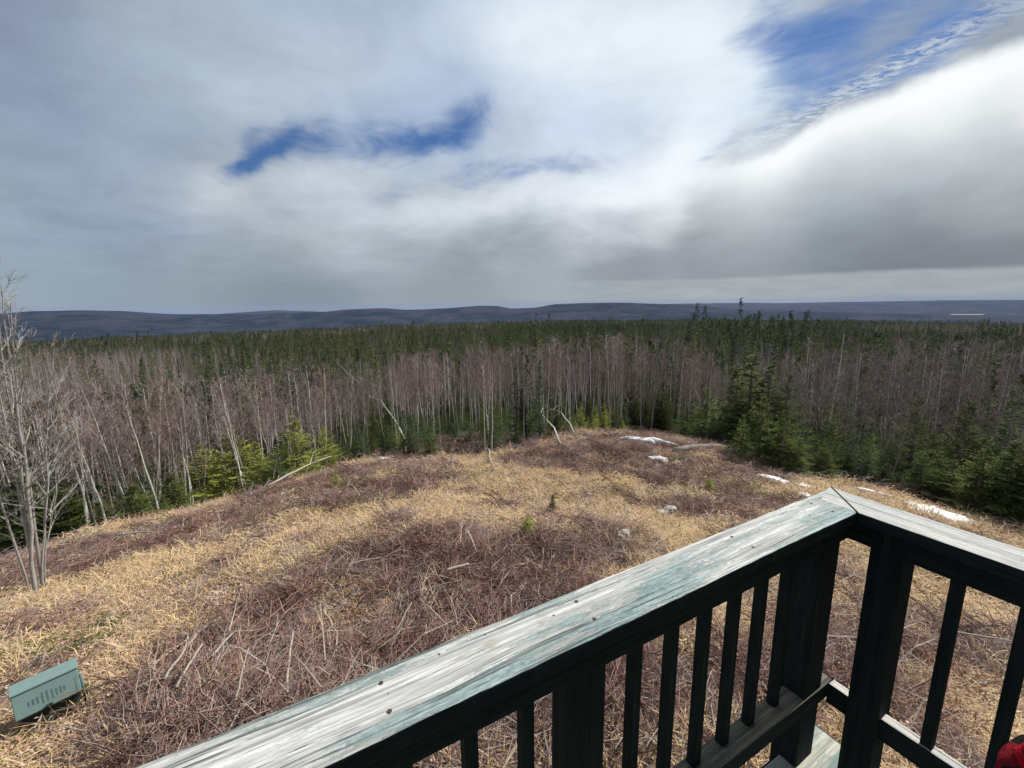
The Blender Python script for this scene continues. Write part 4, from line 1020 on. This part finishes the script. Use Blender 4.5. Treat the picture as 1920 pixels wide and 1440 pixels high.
# wall and roof added out of view behind the viewer to block sky light
hs = empty('added_house'); hs.matrix_world = FR @ Matrix.Translation((0, 0, DZ)); tagp(hs, 'grey clapboard wall added behind the deck to block sky light, out of view', 'added_house')
mat('siding', lambda: (.16, .17, .16), .8, .2)
mb = MB(); mb.box((-8.5, -2.75, -4.6), (3.2, -2.45, 2.7)); mb.build('wall', 'siding', hs)
for k in range(24): mb = MB(); mb.add([(-8.5, -2.449, -4.2 + .28 * k), (3.2, -2.449, -4.2 + .28 * k), (3.2, -2.449, -3.925 + .28 * k), (-8.5, -2.449, -3.925 + .28 * k), (-8.5, -2.425, -4.2 + .28 * k), (3.2, -2.425, -4.2 + .28 * k)], [(4, 5, 2, 3), (0, 1, 5, 4), (0, 4, 3), (1, 2, 5)]); mb.build('clapboard', 'siding', hs)
mb = MB(); mb.add([(-8.8, -2.1, 2.55), (3.5, -2.1, 2.55), (3.5, -6, 4.6), (-8.8, -6, 4.6), (-8.8, -2.1, 2.71), (3.5, -2.1, 2.71), (3.5, -6, 4.8), (-8.8, -6, 4.8)], [(0, 1, 2, 3), (4, 7, 6, 5), (0, 4, 5, 1), (2, 6, 7, 3), (1, 5, 6, 2), (0, 3, 7, 4)]); mb.build('roof', 'box_dark', hs)

# ------------------------------------------------------------------ person at the lower right (only a sleeve is in view)
def skin_obj(name, pts, edges, m, parent, root_i=0, sub=2):
    me = bpy.data.meshes.new(name); me.from_pydata([p[:3] for p in pts], edges, []); o = bpy.data.objects.new(name, me); COL.objects.link(o)
    sk = o.modifiers.new('skin', 'SKIN'); sk.use_smooth_shade = True
    for i, p in enumerate(pts):
        r = p[3]; me.skin_vertices[0].data[i].radius = (r, r * (p[4] if len(p) > 4 else 1)); me.skin_vertices[0].data[i].use_root = (i == root_i)
    ss = o.modifiers.new('sub', 'SUBSURF'); ss.levels = sub; ss.render_levels = sub; me.materials.append(MATS[m]); o.parent = parent; return o
PX, PY = .955, .30; FZ = C[2] + DZ
per = empty('person', (PX, PY, FZ)); tagp(per, 'person in red and black plaid fleece at the lower right corner beside the railing', 'person')
b = [(0, 0, .95, .15, .75), (0, 0, 1.12, .15, .75), (0, 0, 1.30, .165, .7), (0, .01, 1.44, .10, .7), (0, .02, 1.50, .06), (0, .03, 1.60, .085, 1.1), (0, .03, 1.68, .085, 1.1),
     (-.19, 0, 1.40, .068), (-.258, .149, 1.015, .048), (-.13, .24, .985, .038), (-.05, .28, .98, .034),
     (.19, 0, 1.40, .068), (.25, -.02, 1.12, .05), (.27, .06, .90, .036), (.27, .08, .84, .034),
     (-.10, 0, .84, .10), (-.11, .02, .48, .068), (-.11, -.02, .10, .05), (-.11, .10, .05, .045),
     (.10, 0, .84, .10), (.11, .02, .48, .068), (.11, -.02, .10, .05), (.11, .10, .05, .045)]
E_ = [(0, 1), (1, 2), (2, 3), (3, 4), (4, 5), (5, 6), (2, 7), (7, 8), (8, 9), (9, 10), (2, 11), (11, 12), (12, 13), (13, 14), (0, 15), (15, 16), (16, 17), (17, 18), (0, 19), (19, 20), (20, 21), (21, 22)]
skin_obj('body', b, E_, 'skin', per)
j = [(0, 0, .90, .175, .78), (0, 0, 1.12, .172, .78), (0, 0, 1.30, .185, .74), (0, .01, 1.45, .115, .75),
     (-.19, 0, 1.41, .088), (-.235, .07, 1.21, .074), (-.258, .149, 1.015, .066), (-.20, .20, .99, .058), (-.13, .24, .985, .05), (.19, 0, 1.41, .088), (.25, -.02, 1.12, .072), (.27, .06, .92, .055)]
skin_obj('jacket', j, [(0, 1), (1, 2), (2, 3), (2, 4), (4, 5), (5, 6), (6, 7), (7, 8), (2, 9), (9, 10), (10, 11)], 'red_plaid', per)
skin_obj('trousers', [(0, 0, .92, .17, .75), (-.10, 0, .84, .115), (-.11, .02, .48, .085), (-.11, -.02, .12, .07), (.10, 0, .84, .115), (.11, .02, .48, .085), (.11, -.02, .12, .07)], [(0, 1), (1, 2), (2, 3), (0, 4), (4, 5), (5, 6)], 'denim', per)
skin_obj('hair', [(0, .0, 1.64, .098), (0, -.01, 1.71, .085)], [(0, 1)], 'hair', per)
for s in (-1, 1):
    skin_obj('boot', [(s * .11, -.05, .06, .055), (s * .11, .08, .045, .05), (s * .11, .17, .04, .042)], [(0, 1), (1, 2)], 'boot', per)
for hx, hy, hz, sg in ((-.03, .29, .98, -1), (.27, .09, .80, 1)):
    mb_pts = [(hx, hy, hz, .030, .6)]; ed = []
    base_ = len(mb_pts)
    for f in range(5):
        if sg < 0: d1 = np.array([.9, .25, -.25 + .12 * f]); off = np.array([.02, 0, -.03 + .018 * f])
        else: d1 = np.array([0., .15, -.9]); off = np.array([0, -.03 + .018 * f, -.02])
        if f == 4: d1 = d1 * .7 + np.array([0, .6, .3])
        ln = (.055, .07, .075, .068, .05)[f]
        p1 = np.array([hx, hy, hz]) + off; p2 = p1 + d1 * ln * .6; p3 = p2 + (d1 + np.array([0, -.5, 0])) * ln * .5
        n0 = len(mb_pts); mb_pts += [(*p1, .011), (*p2, .009), (*p3, .007)]; ed += [(0, n0), (n0, n0 + 1), (n0 + 1, n0 + 2)]
    skin_obj('hand', mb_pts, ed, 'skin', per, sub=1)

# ------------------------------------------------------------------ haze: one box of even, thin air round everything
hm = bpy.data.materials.new('haze'); hm.use_nodes = True; N.nt = hm.node_tree; N.nt.nodes.clear()
pv = node('ShaderNodeVolumePrincipled'); pv.inputs['Color'].default_value = (.40, .50, .74, 1); pv.inputs['Density'].default_value = 3.6e-5
mo = node('ShaderNodeOutputMaterial'); N.nt.links.new(pv.outputs[0], mo.inputs['Volume'])
mb = MB(); mb.box((-15000, -15000, -460), (15000, 15000, 12)); MATS['haze'] = hm
o = mb.build('haze', 'haze'); o['kind'] = 'stuff'
